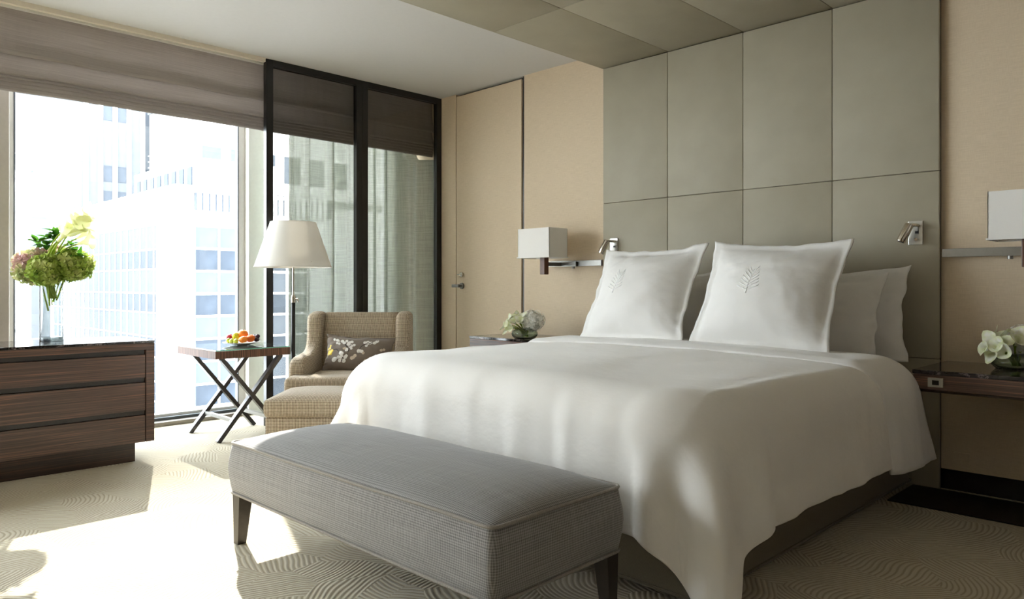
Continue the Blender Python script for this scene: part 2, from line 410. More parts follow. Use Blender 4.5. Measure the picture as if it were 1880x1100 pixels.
# window wall: pillar, posts, head, sill
wl = sempty('wall_left', (0, 0, 0), 'window wall with cladded column')
obj('column', B((-5.66, .52, 0), (-5.42, 1.02, ZC+.02), .006), 'jamb', wl, label='warm grey clad column left of the window')
obj('head', B((-5.75, YF-.1, 2.58), (-5.50, YB+.1, ZC+.02)), 'alu', wl)
obj('slab_edge', B((-5.95, YF-.1, -.35), (-5.46, YB+.1, -.005)), 'alu', wl)
obj('corner_return', B((-5.66, YB-.06, 0), (-5.50, YB, 2.58)), 'alu', wl)
obj('corner_return', B((-5.66, YF, 0), (-5.50, YF+.12, 2.58)), 'alu', wl)
def window(n, y0, y1, label):
    wn = sempty('window_%d' % n, (XG, y0, 0), label); L = y1-y0
    obj('sill_track', B((-.02, 0, -.004), (.15, L, .03), .003), 'track', wn)
    obj('track_rail', B((.05, 0, .03), (.075, L, .05)), 'alu_dark', wn)
    obj('bottom_rail', B((-.03, 0, .03), (.03, L, .07), .003), 'alu', wn)
    obj('top_rail', B((-.03, 0, 2.52), (.03, L, 2.58), .003), 'alu', wn)
    for a in (0, L-.05): obj('stile', B((-.03, a, .07), (.03, a+.05, 2.52), .003), 'alu', wn)
    for a in (.05, L-.058): obj('gasket', B((-.012, a, .07), (.034, a+.008, 2.52)), 'alu_dark', wn)
    obj('pane', B((-.004, .058, .07), (.004, L-.058, 2.52)), 'glass', wn)
window(1, 1.02, 2.60, 'tall clear window left of the white mullion')
window(2, 2.74, 4.01, 'tall clear window behind the sheer curtain')
window(3, YF+.12, .52, 'tall clear window left of the column')
struct(obj('trim_4', B((-5.66, 2.60, 0), (-5.50, 2.74, 2.58), .004), 'alu'), 'white window mullion post')

# roman blinds
def blind(y0, y1, label, seed):
    t = thing('roman_blind', label, 'blind', (-5.06, (y0+y1)/2, 2.12), 0, 'roman blinds along the window wall'); L = y1-y0
    ny = max(30, int(L*34))
    def sheet(name, prof, amp, thick):
        bm = bmesh.new(); m = len(prof)
        def fn(u, v):
            y = (u-.5)*L; k = v*(m-1); i = min(int(k), m-2); f = k-i
            x = prof[i][0]*(1-f)+prof[i+1][0]*f; z = prof[i][1]*(1-f)+prof[i+1][1]*f
            wgt = prof[i][2]*(1-f)+prof[i+1][2]*f
            z += amp*wgt*(nz(y*1.3+seed, 1.7, seed)+.4*nz(y*5, seed, 3)); x += .014*wgt*nz(y*2.2, z*6+seed, 9)+.005*nz(y*7, z*4, seed)
            return (x, y, z)
        nv = (m-1)*4+1
        grid(bm, ny, nv, fn, lambda u, v: (u*L, v*.5))
        o = obj(name, bm, 'blind', t, smooth='all', keep_uv=True)
        md = o.modifiers.new('thick', 'SOLIDIFY'); md.thickness = thick
        return o
    # local z = 0 is the blind's bottom edge
    sheet('upper_panel', [(0,.50,0), (.004,.42,.2), (.010,.34,.5), (.020,.27,.9), (.030,.225,1), (.018,.215,1), (.002,.24,.8)], .012, .003)
    sheet('lower_fold', [(-.002,.30,.3), (.006,.22,.6), (.018,.14,.9), (.026,.105,1), (.012,.098,1), (-.006,.12,.8)], .010, .003)
    for k in range(4):
        z = .085-.024*k
        sheet('stacked_fold', [(-.006,z+.035,.6), (.010,z+.018,.9), (.020-.003*k,z,1), (.004,z-.008,1), (-.012,z+.012,.8)], .006, .003)
    obj('head_rail', B((-.04, -L/2, .485), (.012, L/2, .515), .003), 'alu', t)
    return t
blind(.52, 2.515, 'taupe roman blind raised over the open window left of the screen', 1)
blind(2.525, 4.067, 'taupe roman blind seen through the smoked glass screen', 4)
blind(YF+.1, .50, 'taupe roman blind left of the window column', 7)

# sheer curtain
def sheer():
    y0, y1 = 2.80, 4.04; L = y1-y0; bm = bmesh.new()
    def fn(u, v):
        y = y0+u*L; z = .015+v*2.5
        ph = u*46+2.2*nz(u*4, 0, 5)*3
        a = .046*(.75+.5*nz(u*6, v*.8, 2))*(1.15-.4*v)
        xe = .25*max(0, (u-.78)/.22)**1.5*min(1, max(0, (2.125-z)/.03))
        return (-5.27+xe+a*math.sin(ph)+.012*math.sin(ph*2.3+1), y+.012*math.sin(ph+1.2)+.03*(1-v)*nz(u*3, v*2, 8), z)
    grid(bm, 420, 90, fn, lambda u, v: (u*L*1.6, v*2.4))
    o = obj('sheer_curtain', bm, 'sheer', smooth='all', keep_uv=True)
    tag(o, 'pale sage sheer curtain hanging in folds behind the smoked glass screen', 'curtain')
sheer()

# black framed smoked glass screen
sc = thing('glass_screen', 'black framed smoked glass screen of two panels in front of the curtain', 'screen', (XF, 2.462, 0))
SL = YB-2.462
mid = 3.262-2.462
for a, b in ((0, mid), (mid+.002, SL-.002)):
    fr = bmesh.new()
    fw = .052
    obj('stile', B((-.045, a, .0), (.0, a+fw, ZC-.002), .002), 'black', sc)
    obj('stile', B((-.045, b-fw, .0), (.0, b, ZC-.002), .002), 'black', sc)
    obj('top_rail', B((-.045, a+fw, ZC-.05), (0, b-fw, ZC-.002)), 'black', sc)
    obj('bottom_rail', B((-.045, a+fw, 0), (0, b-fw, .06)), 'black', sc)
    obj('smoked_pane', B((-.026, a+fw, .06), (-.020, b-fw, ZC-.05)), 'smoked', sc)
    fr.free()

# ------------------------------------------------------------------ headboard and canopy
HX0, HX1, HY = -3.143, -1.066, 4.03
hb_t = thing('headboard', 'greige leather panelled headboard wall rising to the ceiling behind the bed', 'headboard', (BX, YB, 0))
PW = (HX1-HX0)/4
obj('backing_board', B((HX0-BX+.004, -.02, 0), (HX1-BX-.004, -.001, 2.5)), 'gap', hb_t)
for (z0, z1) in ((.0, .64), (.64, 1.567), (1.567, 2.497)):
    for i in range(4):
        x0 = HX0-BX+i*PW
        obj('leather_panel', B((x0+.001, HY-YB, z0+.001), (x0+PW-.001, -.021, z1-.001), .004, 3), 'leather', hb_t, smooth=True)
cn = thing('canopy', 'greige leather panelled ceiling canopy projecting above the bed', 'canopy', (BX, YB, 2.5))
CY0 = 1.0
obj('backing_board', B((HX0-BX+.003, CY0-YB+.003, .02), (HX1-BX-.003, 0, ZC-2.5-.001)), 'gap', cn)
ys = [YB, 3.0, 1.98, CY0]
for i in range(4):
    for j in range(3):
        x0 = HX0-BX+i*PW; ya, yb = ys[j+1]-YB, ys[j]-YB
        obj('leather_panel', B((x0+.001, ya+.001, 0), (x0+PW-.001, yb-.001, .02), .003, 2), 'leather', cn, smooth=True)
obj('fascia', B((HX0-BX-.012, CY0-YB, .002), (HX0-BX+.002, -.001, ZC-2.5-.001)), 'leather', cn)
obj('fascia', B((HX1-BX-.002, CY0-YB, .002), (HX1-BX+.012, -.001, ZC-2.5-.001)), 'leather', cn)
obj('fascia', B((HX0-BX, CY0-YB-.012, .002), (HX1-BX, CY0-YB+.002, ZC-2.5-.001)), 'leather', cn)

# reading lights
def reading_light(x, z, yaw, label):
    t = thing('reading_light', label, 'lamp', (x, HY, z), 0, 'reading lights on the headboard')
    obj('wall_plate', B((-.033, -.008, -.06), (.033, 0, .06), .002), 'plate', t)
    arm = bmesh.new(); tube(arm, [(.012, -.006, .036), (.012, -.04, .036), (-.006, -.062, .036)], .009, 10)
    obj('swivel_arm', arm, 'nickel', t, smooth=True)
    hdm = bmesh.new(); d = Vector((-.36, -.25, -.90)).normalized(); p = Vector((-.008, -.066, .042))
    tube(hdm, [p, p+d*.004, p+d*.092, p+d*.098], lambda f: (.014, .021, .022, .020)[round(f*3)], 18)
    sh = obj('spot_head', hdm, 'nickel', t, smooth=True)
    ln = bmesh.new(); tube(ln, [p+d*.097, p+d*.0995], .015, 16); obj('lens', ln, 'steel', sh, smooth=True)
    obj('rocker_switch', B((-.002, -.011, -.004), (.014, -.007, .008)), 'black_plastic', t)
    kb = bmesh.new(); tube(kb, [(.006, -.007, -.034), (.006, -.024, -.034)], .008, 12); obj('dimmer_knob', kb, 'nickel', t, smooth=True)
reading_light(-1.172, 1.265, 0, 'nickel reading spotlight on the headboard above the right-hand pillows')
reading_light(-3.045, 1.265, 0, 'nickel reading spotlight half hidden behind the left front pillow')

# wall rails and bedside lamps
def bedside_lamp(x0, yfront, rail0, rail1, arm_x, label, side):
    t = thing('bedside_lamp', label, 'lamp', (x0+.15, yfront+.095, 1.155), 0, 'box shade bedside lamps')
    cx, cy = x0+.15, yfront+.095
    bm = bmesh.new(); a, b, c, d = -.15, .15, -.095, .095; z0, z1 = .045, .248
    for (p, q) in (((a,c),(b,c+.003)), ((a,d-.003),(b,d)), ((a,c),(a+.003,d)), ((b-.003,c),(b,d))): box(bm, (p[0], p[1], z0), (q[0], q[1], z1))
    sh = obj('box_shade', bm, 'shade', t)
    bt = bmesh.new()
    for (p, q) in (((a-.006,c-.006),(b+.006,c)), ((a-.006,d),(b+.006,d+.006)), ((a-.006,c),(a,d)), ((b,c),(b+.006,d))): box(bt, (p[0], p[1], z0-.004), (q[0], q[1], z0+.004))
    obj('bottom_rim', bt, 'shade', sh)
    obj('diffuser', B((a+.003, c+.003, z0+.01), (b-.003, d-.003, z0+.014)), 'shade_in', sh)
    obj('wood_block', B((.02*side-.022, -.025, -.075), (.02*side+.022, .02, z0+.009), .003), 'walnut', t)
    am = bmesh.new(); ay = YB-.062-cy
    bar(am, (.02*side, .0, .0), (.02*side, ay, .0), .03, .026)
    obj('swing_arm', am, 'steel', t)
    bar2 = bmesh.new(); bar(bar2, (.02*side-.015*side, ay, 0), (arm_x-cx, ay, 0), .02, .034)
    obj('slide_arm', bar2, 'steel', t)
    kn = bmesh.new(); tube(kn, [(arm_x-cx-.03*side, ay, -.017), (arm_x-cx-.03*side, ay, -.032)], .012, 14); obj('clamp_knob', kn, 'steel', t, smooth=True)
    return t
def rail(x0, x1, label):
    r = thing('wall_rail', label, 'rail', ((x0+x1)/2, YB, 1.16)); L = (x1-x0)/2
    obj('rail_bar', B((-L, -.05, -.020), (L, -.034, .020), .001), 'steel', r)
    for x in (-L+.05, 0, L-.05): obj('bracket', B((x-.012, -.034, -.012), (x+.012, 0, .012)), 'dark_metal', r)
rail(-3.66, -3.150, 'brushed steel wall rail carrying the left bedside lamp')
rail(-1.052, .35, 'brushed steel wall rail on the wall right of the headboard')
bedside_lamp(-3.68, 3.74, -3.66, -3.15, -3.36, 'white box shade bedside lamp on a wall rail beside the door', 1)
bedside_lamp(-.785, 3.66, -1.05, .35, -.80, 'white box shade bedside lamp right of the headboard, cut by the photo edge', -1)

# nightstands
def nightstand(x0, x1, y0, label, socket):
    t = thing('nightstand', label, 'nightstand', ((x0+x1)/2, (y0+YB)/2, .515), 0, 'wall-hung nightstands'); hx, hy = (x1-x0)/2, (YB-y0)/2
    obj('marble_top', B((-hx, -hy, .100), (hx, hy, .118), .002), 'marble', t)
    obj('wood_apron', B((-hx+.003, -hy+.003, .034), (hx-.003, hy, .0995), .002), 'wood', t)
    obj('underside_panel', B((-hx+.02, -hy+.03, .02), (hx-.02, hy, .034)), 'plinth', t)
    if socket:
        sp = obj('outlet_plate', B((-hx+.062, -hy-.002, .047), (-hx+.122, -hy+.004, .087), .001), 'plate', t)
        obj('outlet_socket', B((-hx+.080, -hy-.004, .057), (-hx+.106, -hy, .077)), 'black_plastic', sp)
        obj('leg_bracket', B((.06, -hy+.06, -.03), (.1, -hy+.10, .02)), 'plate', t)
    return t
nightstand(-4.045, -3.16, 3.60, 'dark wood nightstand with black marble top left of the bed', False)
nightstand(-1.045, .55, 3.54, 'wall-hung dark wood nightstand with marble top and outlet right of the bed', True)
so = B((-.035, -.006, -.02), (.035, 0, .02), .002)
tag(obj('wall_socket', so, 'wall', loc=(-.98, YB, .17)), 'small beige wall socket low on the wall under the right nightstand', 'socket')

# ------------------------------------------------------------------ bed
bed = thing('bed', 'king size bed with greige upholstered base against the leather headboard', 'bed', (BX, 3.0, 0))
BW = .885
obj('base', B((-BW, -1.0, .015), (BW, 1.02, .32), .02, 3), 'bed', bed, smooth=True)
wp = bmesh.new(); e = BW+.002
tube(wp, [(-e,-1.002,.03), (e,-1.002,.03), (e,1.02,.03), (-e,1.02,.03)], .006, 6, True); obj('base_piping', wp, 'bed', bed, smooth=True)
def matt():
    bm = B((-BW, -.96, .32), (BW, 1.015, .625), .07, 5); return bm
mt = obj('mattress', matt(), 'pillow', bed, smooth=True, label='mattress in a white fitted sheet')

def drape(a, b, wx, ye, ztop, Rr, off, seed, foot=True):
    """cloth coordinate (a across, b towards the foot) laid over the bed and hung down its sides"""
    rc = .17
    wi, yi = wx-rc, ye+rc
    ox = (abs(a)-wi)*(1 if a > 0 else -1) if abs(a) > wi else 0.0
    oy = (yi-b) if (foot and b < yi) else 0.0
    px = max(-wi, min(wi, a)); py = max(yi, b) if foot else b
    rho = math.hypot(ox, oy); s = max(0, rho-rc)
    if rho > 1e-9:
        px += ox/rho*min(rho, rc); py -= oy/rho*min(rho, rc)
    dome = .022*(1-(px/wx)**2)*(1-abs((py-2.9)/1.4)**3)
    z = ztop+dome+.010*nz(px*2.3, py*2.3, seed)+.004*nz(px*7, py*5, seed+3)
    if s < 1e-6: return Vector((px, py, z+off))
    dx, dy = ox/rho, -oy/rho
    corner = 2*abs(dx*dy)
    if dx < 0 and foot: Rr = Rr+.15*abs(dx)**1.5
    s0 = Rr*math.pi/2
    if s < s0:
        ph = s/Rr; h = (Rr+off)*math.sin(ph); dz = (Rr+off)*(1-math.cos(ph)); t = 0
    else:
        t = s-s0
        fl = .05*abs(dx)**2 - .01*abs(dy)**2 + .16*corner + (.20*abs(dx) if dx < 0 else 0)*min(1, t*4)
        h = Rr+off+fl*t; dz = Rr+off+t*math.sqrt(max(.1, 1-fl*fl))
    k = min(1, s/.25)
    along = py if abs(dx) > abs(dy) else px
    th = math.atan2(abs(dy), abs(dx))
    h += k*(1-corner)*(.012*nz(along*4.5, seed, 1)+.006*nz(along*13, s*2, seed+7))*(1+2*t)
    h += corner*(min(t, .22)*.24*math.cos(9*(th-.80)+1.2*t)+.03*t*nz(th*6, s*3, seed))
    y = py+dy*h
    if dy < -.2: y = max(y, 1.862-.3*corner*t)
    return Vector((px+dx*h, y, max(.03+.02*nz(px*20, py*20), z+off-dz)))
def inward(o):
    return -1 if sum(p.normal.z*p.area for p in o.data.polygons) > 0 else 1
def build_duvet():
    wx, ye, zt, Rr = .885, 2.035, .668, .145
    LS, LF = .510, .545
    y1 = 3.44
    bm = bmesh.new()
    A = wx+LS
    def fn(u, v):
        a = -A+2*A*u; b = (ye-LF)+(y1-ye+LF)*v
        p = drape(a, b, wx, ye, zt, Rr, 0, 3.3)
        # hem wobble and long diagonal creases from the foot corner
        p.z += .008*nz(a*3, b*3, 4)*(1 if abs(a) > wx else 0)
        return (p.x, p.y-3.0, p.z)
    grid(bm, 150, 120, fn, lambda u, v: (u*2*A, v*2.2))
    d = thing('duvet', 'plump white duvet spread over the bed and hanging to the floor at its corner', 'duvet', (BX, 3.0, .0))
    o = obj('duvet_cover', bm, 'linen', d, smooth='all', keep_uv=True)
    md = o.modifiers.new('thick', 'SOLIDIFY'); md.thickness = .028; md.offset = inward(o)
    md = o.modifiers.new('sub', 'SUBSURF'); md.levels = 1; md.render_levels = 1
    bm = bmesh.new()
    A2 = wx+LS+.012
    def fn2(u, v):
        a = -A2+2*A2*u; b = 3.14+.34*v+.34*(abs(a)-wx)*((.5+.5*v) if abs(a) > wx else 0)
        e = min(1, v*7)
        p = drape(a, b, wx, ye, zt, Rr, .006+.020*e, 8.1, False)
        if abs(a) > wx: p.x += math.copysign(.04*(abs(a)-wx), a)*(.4+v)
        return (p.x, p.y-3.0, p.z)
    grid(bm, 130, 26, fn2, lambda u, v: (u*2*A2, v*.5))
    o2 = obj('turned_down_edge', bm, 'pillow', d, smooth='all', keep_uv=True, label='turned-down sheet edge of the duvet')
    md = o2.modifiers.new('thick', 'SOLIDIFY'); md.thickness = .012; md.offset = inward(o2)
build_duvet()

# pillows
def pillow_surface(w, h, t, fl, seed, x, y):
    """x, y in -1..1; returns local front point"""
    wi, hi = 1-2*fl/w, 1-2*fl/h
    ax, ay = abs(x)/wi, abs(y)/hi
    T = 0
    if ax < 1 and ay < 1: T = t/2*((1-ax**2.2)*(1-ay**2.2))**.72
    X = x*w/2*(1-.085*(1-y*y)**1.0); Y = y*h/2*(1-(.115 if y > 0 else .07)*(1-x*x))
    wr = .006*nz(x*3+seed, y*3, seed)+.004*nz(x*9+seed, y*7, seed)
    X += .012*nz(y*3, seed, 2)*abs(x)**3; Y += .012*nz(x*3, seed, 5)*abs(y)**3
    edge = max(abs(x), abs(y))**6
    return Vector((X, Y, T+wr*(1-edge*.3)+edge*.010*nz(x*6, y*6, seed+4)))
def pillow(name, label, w, h, t, fl, loc, lean, rz, seed, group=None, mat='pillow', twist=0):
    bm = bmesh.new(); n = 48
    def mk(sign):
        def fn(u, v):
            x, y = 2*u-1, 2*v-1
            p = pillow_surface(w, h, t, fl, seed, x, y)
            z = p.z+.002 if sign > 0 else p.z - (2*max(0, p.z) if abs(p.z) > .012 else 0) - .002
            q = pillow_surface(w, h, t, fl, seed+11, x, y)
            if sign < 0: z = min(p.z-.004, -q.z*.9)
            return (p.x, p.y, z)
        return fn
    f = grid(bm, n, n, mk(1), lambda u, v: (u*w, v*h)); b = grid(bm, n, n, mk(-1), lambda u, v: (u*w+2, v*h))
    rim = lambda g: [g[i][0] for i in range(n)]+[g[n-1][j] for j in range(1, n)]+[g[i][n-1] for i in range(n-2, -1, -1)]+[g[0][j] for j in range(n-2, 0, -1)]
    rf, rb = rim(f), rim(b)
    for i in range(len(rf)): bm.faces.new((rf[i], rb[i], rb[(i+1)%len(rf)], rf[(i+1)%len(rf)]))
    o = obj(name, bm, mat, smooth='all', keep_uv=True)
    o.location = loc
    o.rotation_euler = (Matrix.Rotation(rz, 4, 'Z') @ Matrix.Rotation(R(90)-lean, 4, 'X') @ Matrix.Rotation(twist, 4, 'Z')).to_euler()
    tag(o, label, 'pillow', group); return o
def emblem(par, w, h, t, fl, seed, cx, cy, size):
    """embroidered tree: leaning trunk with leaf strokes either side"""
    bm = bmesh.new()
    def P(x, y):
        X, Y = cx+x*size, cy+y*size
        p = pillow_surface(w, h, t, fl, seed, X/(w/2), Y/(h/2)); return (p.x, p.y, p.z+.0024)
    trunk = [(-.06+.10*k/8, -.5+k/8) for k in range(9)]
    tube(bm, [P(*q) for q in trunk], lambda f: .0036*(1-.75*f), 6)
    for k in range(7):
        y0 = -.36+.115*k; x0 = -.046+.10*k/8; ln = .40-.038*k
        for s in (-1, 1):
            tube(bm, [P(x0+s*f*ln, y0+f*(.10+.02*k)+.05*f*f) for f in (0, .35, .7, 1)], .0018, 5)
            for f in (.35, .6, .85, 1.0):
                bx, by = x0+s*f*ln, y0+f*(.10+.02*k)+.05*f*f
                tube(bm, [P(bx, by), P(bx+s*.012, by+.055)], lambda q: .0024*(1-.6*q), 5)
    obj('embroidered_tree', bm, 'stitch', par, smooth='all', label='embroidered white tree emblem')
G = 'white bed pillows'
p = pillow('square_pillow', 'large square white pillow with embroidered tree at the bed front right', .73, .63, .25, .036, (-1.70, 3.50, .955), R(27), R(2), 1.0, G, twist=R(-1.5)); emblem(p, .73, .63, .25, .036, 1.0, -.045, .02, .15)
p = pillow('square_pillow', 'large square white pillow with embroidered tree at the bed front left', .73, .62, .25, .036, (-2.46, 3.50, .955), R(27), R(-3), 5.0, G, twist=R(1)); emblem(p, .73, .62, .25, .036, 5.0, -.10, .02, .15)
pillow('sleeping_pillow', 'white sleeping pillow directly behind the right embroidered pillow', .80, .47, .15, .04, (-1.63, 3.735, .845), R(20), R(1), 9.0, G)
pillow('sleeping_pillow', 'rearmost white sleeping pillow against the headboard at the right', .80, .48, .125, .04, (-1.56, 3.885, .855), R(13), R(1), 13.0, G, twist=R(2))
pillow('sleeping_pillow', 'white sleeping pillow directly behind the left embroidered pillow', .80, .47, .15, .04, (-2.53, 3.735, .845), R(20), R(-1), 17.0, G)
pillow('sleeping_pillow', 'rearmost white sleeping pillow against the headboard at the left', .80, .48, .125, .04, (-2.56, 3.885, .855), R(13), R(-1), 21.0, G)

# ------------------------------------------------------------------ bench
def bench():
    t = thing('bench', 'grey upholstered bench with piping at the foot of the bed', 'bench', (-2.07, 1.53, 0), R(.8))
    hx, hy = .73, .272; zb, zs = .196, .392
    # body: rounded rectangle outline swept vertically, slightly bulging
    def outline(n=14, r=.025, gx=0, gy=0):
        pts = []
        for cxs, cys, a0 in ((1,-1,-90), (1,1,0), (-1,1,90), (-1,-1,180)):
            for k in range(5):
                a = R(a0+90*k/4); pts.append((cxs*(hx+gx-r)+r*math.cos(a), cys*(hy+gy-r)+r*math.sin(a)))
        out = []
        for (p, q) in zip(pts, pts[1:]+pts[:1]):
            L = math.hypot(q[0]-p[0], q[1]-p[1]); m = max(1, int(L/.05))
            for i in range(m): out.append((p[0]+(q[0]-p[0])*i/m, p[1]+(q[1]-p[1])*i/m))
        return out
    ol = outline(); bm = bmesh.new(); rings = []
    for k in range(7):
        f = k/6; g = .012*math.sin(math.pi*f)
        rings.append([bm.verts.new((x*(1+g/hx)+.002*nz(x*9, z_:=f*3, 1), y*(1+g/hy)+.002*nz(y*9+x*5, f*3, 4), zb+(zs-zb)*f+.004*nz(x*3, y*3, 7)*f)) for x, y in ol])
    for a, b in zip(rings, rings[1:]):
        for i in range(len(ol)): bm.faces.new((a[i], a[(i+1)%len(ol)], b[(i+1)%len(ol)], b[i]))
    bm.faces.new(rings[0][::-1])
    dome = lambda x, y: .050*(max(0, 1-abs(x/hx)**5)*max(0, 1-abs(y/hy)**2.6))**.62
    top = rings[-1]; prev = top
    for k in range(1, 16):
        f = (k/16)**1.3; cur = [bm.verts.new((x*(1-f), y*(1-f), zs+dome(x*(1-f), y*(1-f))+.004*nz(x*3, y*3, 7)*(1-f))) for x, y in ol]
        for i in range(len(ol)): bm.faces.new((prev[i], prev[(i+1)%len(ol)], cur[(i+1)%len(ol)], cur[i]))
        prev = cur
    c = bm.verts.new((0, 0, zs+dome(0, 0)))
    for i in range(len(ol)): bm.faces.new((prev[i], prev[(i+1)%len(ol)], c))
    obj('upholstered_seat', bm, 'bench', t, smooth='all')
    for z, g in ((zs, .001), (zb+.004, .002)):
        w_ = bmesh.new(); tube(w_, [(x*(1+g/hx), y*(1+g/hy), z+(.004*nz(x*3, y*3, 7) if z > .3 else 0)) for x, y in ol], .0052, 6, True); obj('piping', w_, 'welt', t, smooth='all')
    for sx in (-1, 1):
        for sy in (-1, 1):
            l = bmesh.new(); taper(l, (sx*(hx-.034), sy*(hy-.034), zb), .056, (sx*(hx-.026), sy*(hy-.026), 0), .034); obj('leg', l, 'leg', t)
bench()

# ------------------------------------------------------------------ low cabinet by the window
def cabinet():
    y0, y1, xf, xb = -.35, 1.535, -4.44, -4.95
    t = thing('cabinet', 'low dark wood drawer cabinet with black marble top by the window', 'cabinet', ((xf+xb)/2, (y0+y1)/2, 0)); hx, hy = (xf-xb)/2, (y1-y0)/2
    obj('marble_top', B((-hx, -hy, .674), (hx, hy, .688), .002), 'marble', t)
    obj('top_frame', B((-hx, -hy, .636), (hx, hy, .6735), .001), 'wood', t)
    for s in (-1, 1):
        a = s*hy; b = s*(hy-.045); obj('side_panel', B((-hx, min(a, b), .112), (hx, max(a, b), .636), .001), 'wood', t)
    obj('carcass', B((-hx, -hy+.045, .112), (hx-.03, hy-.045, .636)), 'channel', t)
    for za, zb_ in ((.478, .608), (.292, .450), (.112, .264)):
        d = obj('drawer', B((hx-.03, -hy+.049, za), (hx-.002, hy-.049, zb_), .0015), 'wood', t)
        obj('finger_channel', B((hx-.03, -hy+.049, zb_+.002), (hx-.018, hy-.049, zb_+.026)), 'channel', d)
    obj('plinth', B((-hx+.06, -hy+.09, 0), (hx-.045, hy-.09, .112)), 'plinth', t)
cabinet()

# ------------------------------------------------------------------ folding side table
def side_table():
    t = thing('side_table', 'small side table with glass-topped striped wood and crossed metal legs', 'table', (-4.895, 2.205, 0), R(0))
    hx, hy = .31, .255
    obj('table_top', B((-hx, -hy, .536), (hx, hy, .586), .001), 'wood_v', t)
    gt = obj('glass_top', B((-hx+.004, -hy+.004, .5865), (hx-.004, hy-.004, .593)), 'table_glass', t)
    eg = bmesh.new()
    for a, b in (((hx-.0045, -hy+.004, .5868), (hx-.0035, hy-.004, .5927)), ((-hx+.004, -hy+.0035, .5868), (hx-.004, -hy+.0045, .5927))): box(eg, a, b)
    obj('glass_edge', eg, 'glass_edge', gt)
    for x in (hx-.035, -hx+.14):
        for s in (-1, 1):
            l = bmesh.new(); bar(l, (x+s*.014, -s*(hy-.045), .536), (x+s*.014, s*(hy-.035), .004), .026, .040, (1,0,0)); obj('crossed_leg', l, 'dark_metal', t)
    for s in (-1, 1):
        l = bmesh.new(); f = .76; y = s*(-(hy-.045)+f*(2*hy-.08)); z = .536*(1-f)
        bar(l, (-hx+.14, y, z), (hx-.035, y, z), .022, .022); obj('stretcher', l, 'steel', t)
side_table()
TZ = .593
# fruit plate and fruit
PC = Vector((-4.91, 2.275, TZ)); ex = Vector((.7071, .7071, 0)); ef = Vector((-.7071, .7071, 0))
bm = bmesh.new(); lathe(bm, [(0,.001), (.05,.001), (.06,.004), (.128,.018), (.130,.021), (.06,.008), (0,.006)], 36)
tag(obj('fruit_plate', bm, 'plate_glass', loc=PC, smooth='all'), 'shallow white plate holding fruit on the side table', 'plate')
def fruit(name, label, mat, dr, dd, z, r, squash=.92, group='fruit on the plate', dimple=True, stem=True):
    bm = bmesh.new(); prof = []
    for k in range(13):
        a = -math.pi/2+math.pi*k/12; rr = r*math.cos(a); zz = r*squash*math.sin(a)
        if dimple: zz -= .16*r*math.exp(-(rr/(.35*r))**2)*(1 if a > 0 else -1)
        prof.append((max(rr, 0), zz))
    lathe(bm, prof, 20); o = obj(name, bm, mat, loc=PC+ex*dr+ef*dd+Vector((0,0,z)), smooth='all'); tag(o, label, 'fruit', group)
    o.rotation_euler = (dr*4, dd*5, dr*9)
    if stem:
        b2 = bmesh.new(); tube(b2, [(0,0,r*squash*.72), (.001,0,r*squash*.72+.008)], .0022, 6); obj('stem', b2, 'branch', o)
fruit('orange', 'large orange at the top of the fruit pile', 'orange', -.003, .02, .072, .036)
fruit('mandarin', 'orange mandarin in front at the middle of the plate', 'orange', .025, -.05, .040, .030, .82)
fruit('mandarin', 'deeper orange mandarin right of centre on the plate', 'mandarin', .062, -.015, .046, .031, .88)
fruit('apple', 'red apple at the left end of the fruit plate', 'apple', -.088, .008, .046, .031, .95)
fruit('lemon', 'yellow-green lemon left of the large orange', 'lemon', -.045, .0, .058, .026, 1.1, dimple=False)
fruit('pear', 'pale yellow fruit behind the large orange', 'calla', -.025, .065, .052, .032, 1.0)
for i, (a, b, z) in enumerate([(-.076, -.050, .033), (-.050, -.064, .029), (-.018, -.070, .029)]):
    fruit('green_grape', ('leftmost green grape at the front of the plate', 'middle green grape at the front of the plate', 'rightmost green grape beside the mandarin')[i], 'grape', a, b, z, .0165, 1.1, 'green grapes on the plate', False)
for i, (a, b, z) in enumerate([(.098, -.005, .036), (.100, .018, .058), (.070, .045, .052), (.045, .07, .052), (.085, .052, .034)]):
    fruit('dark_grape', ('lowest dark grape at the right end of the plate', 'topmost dark grape at the right end of the plate', 'dark grape behind the deeper orange mandarin', 'dark grape farthest back on the plate', 'dark grape low at the back of the plate')[i], 'plum', a, b, z, .0155, 1.0, 'dark grapes on the plate', False)

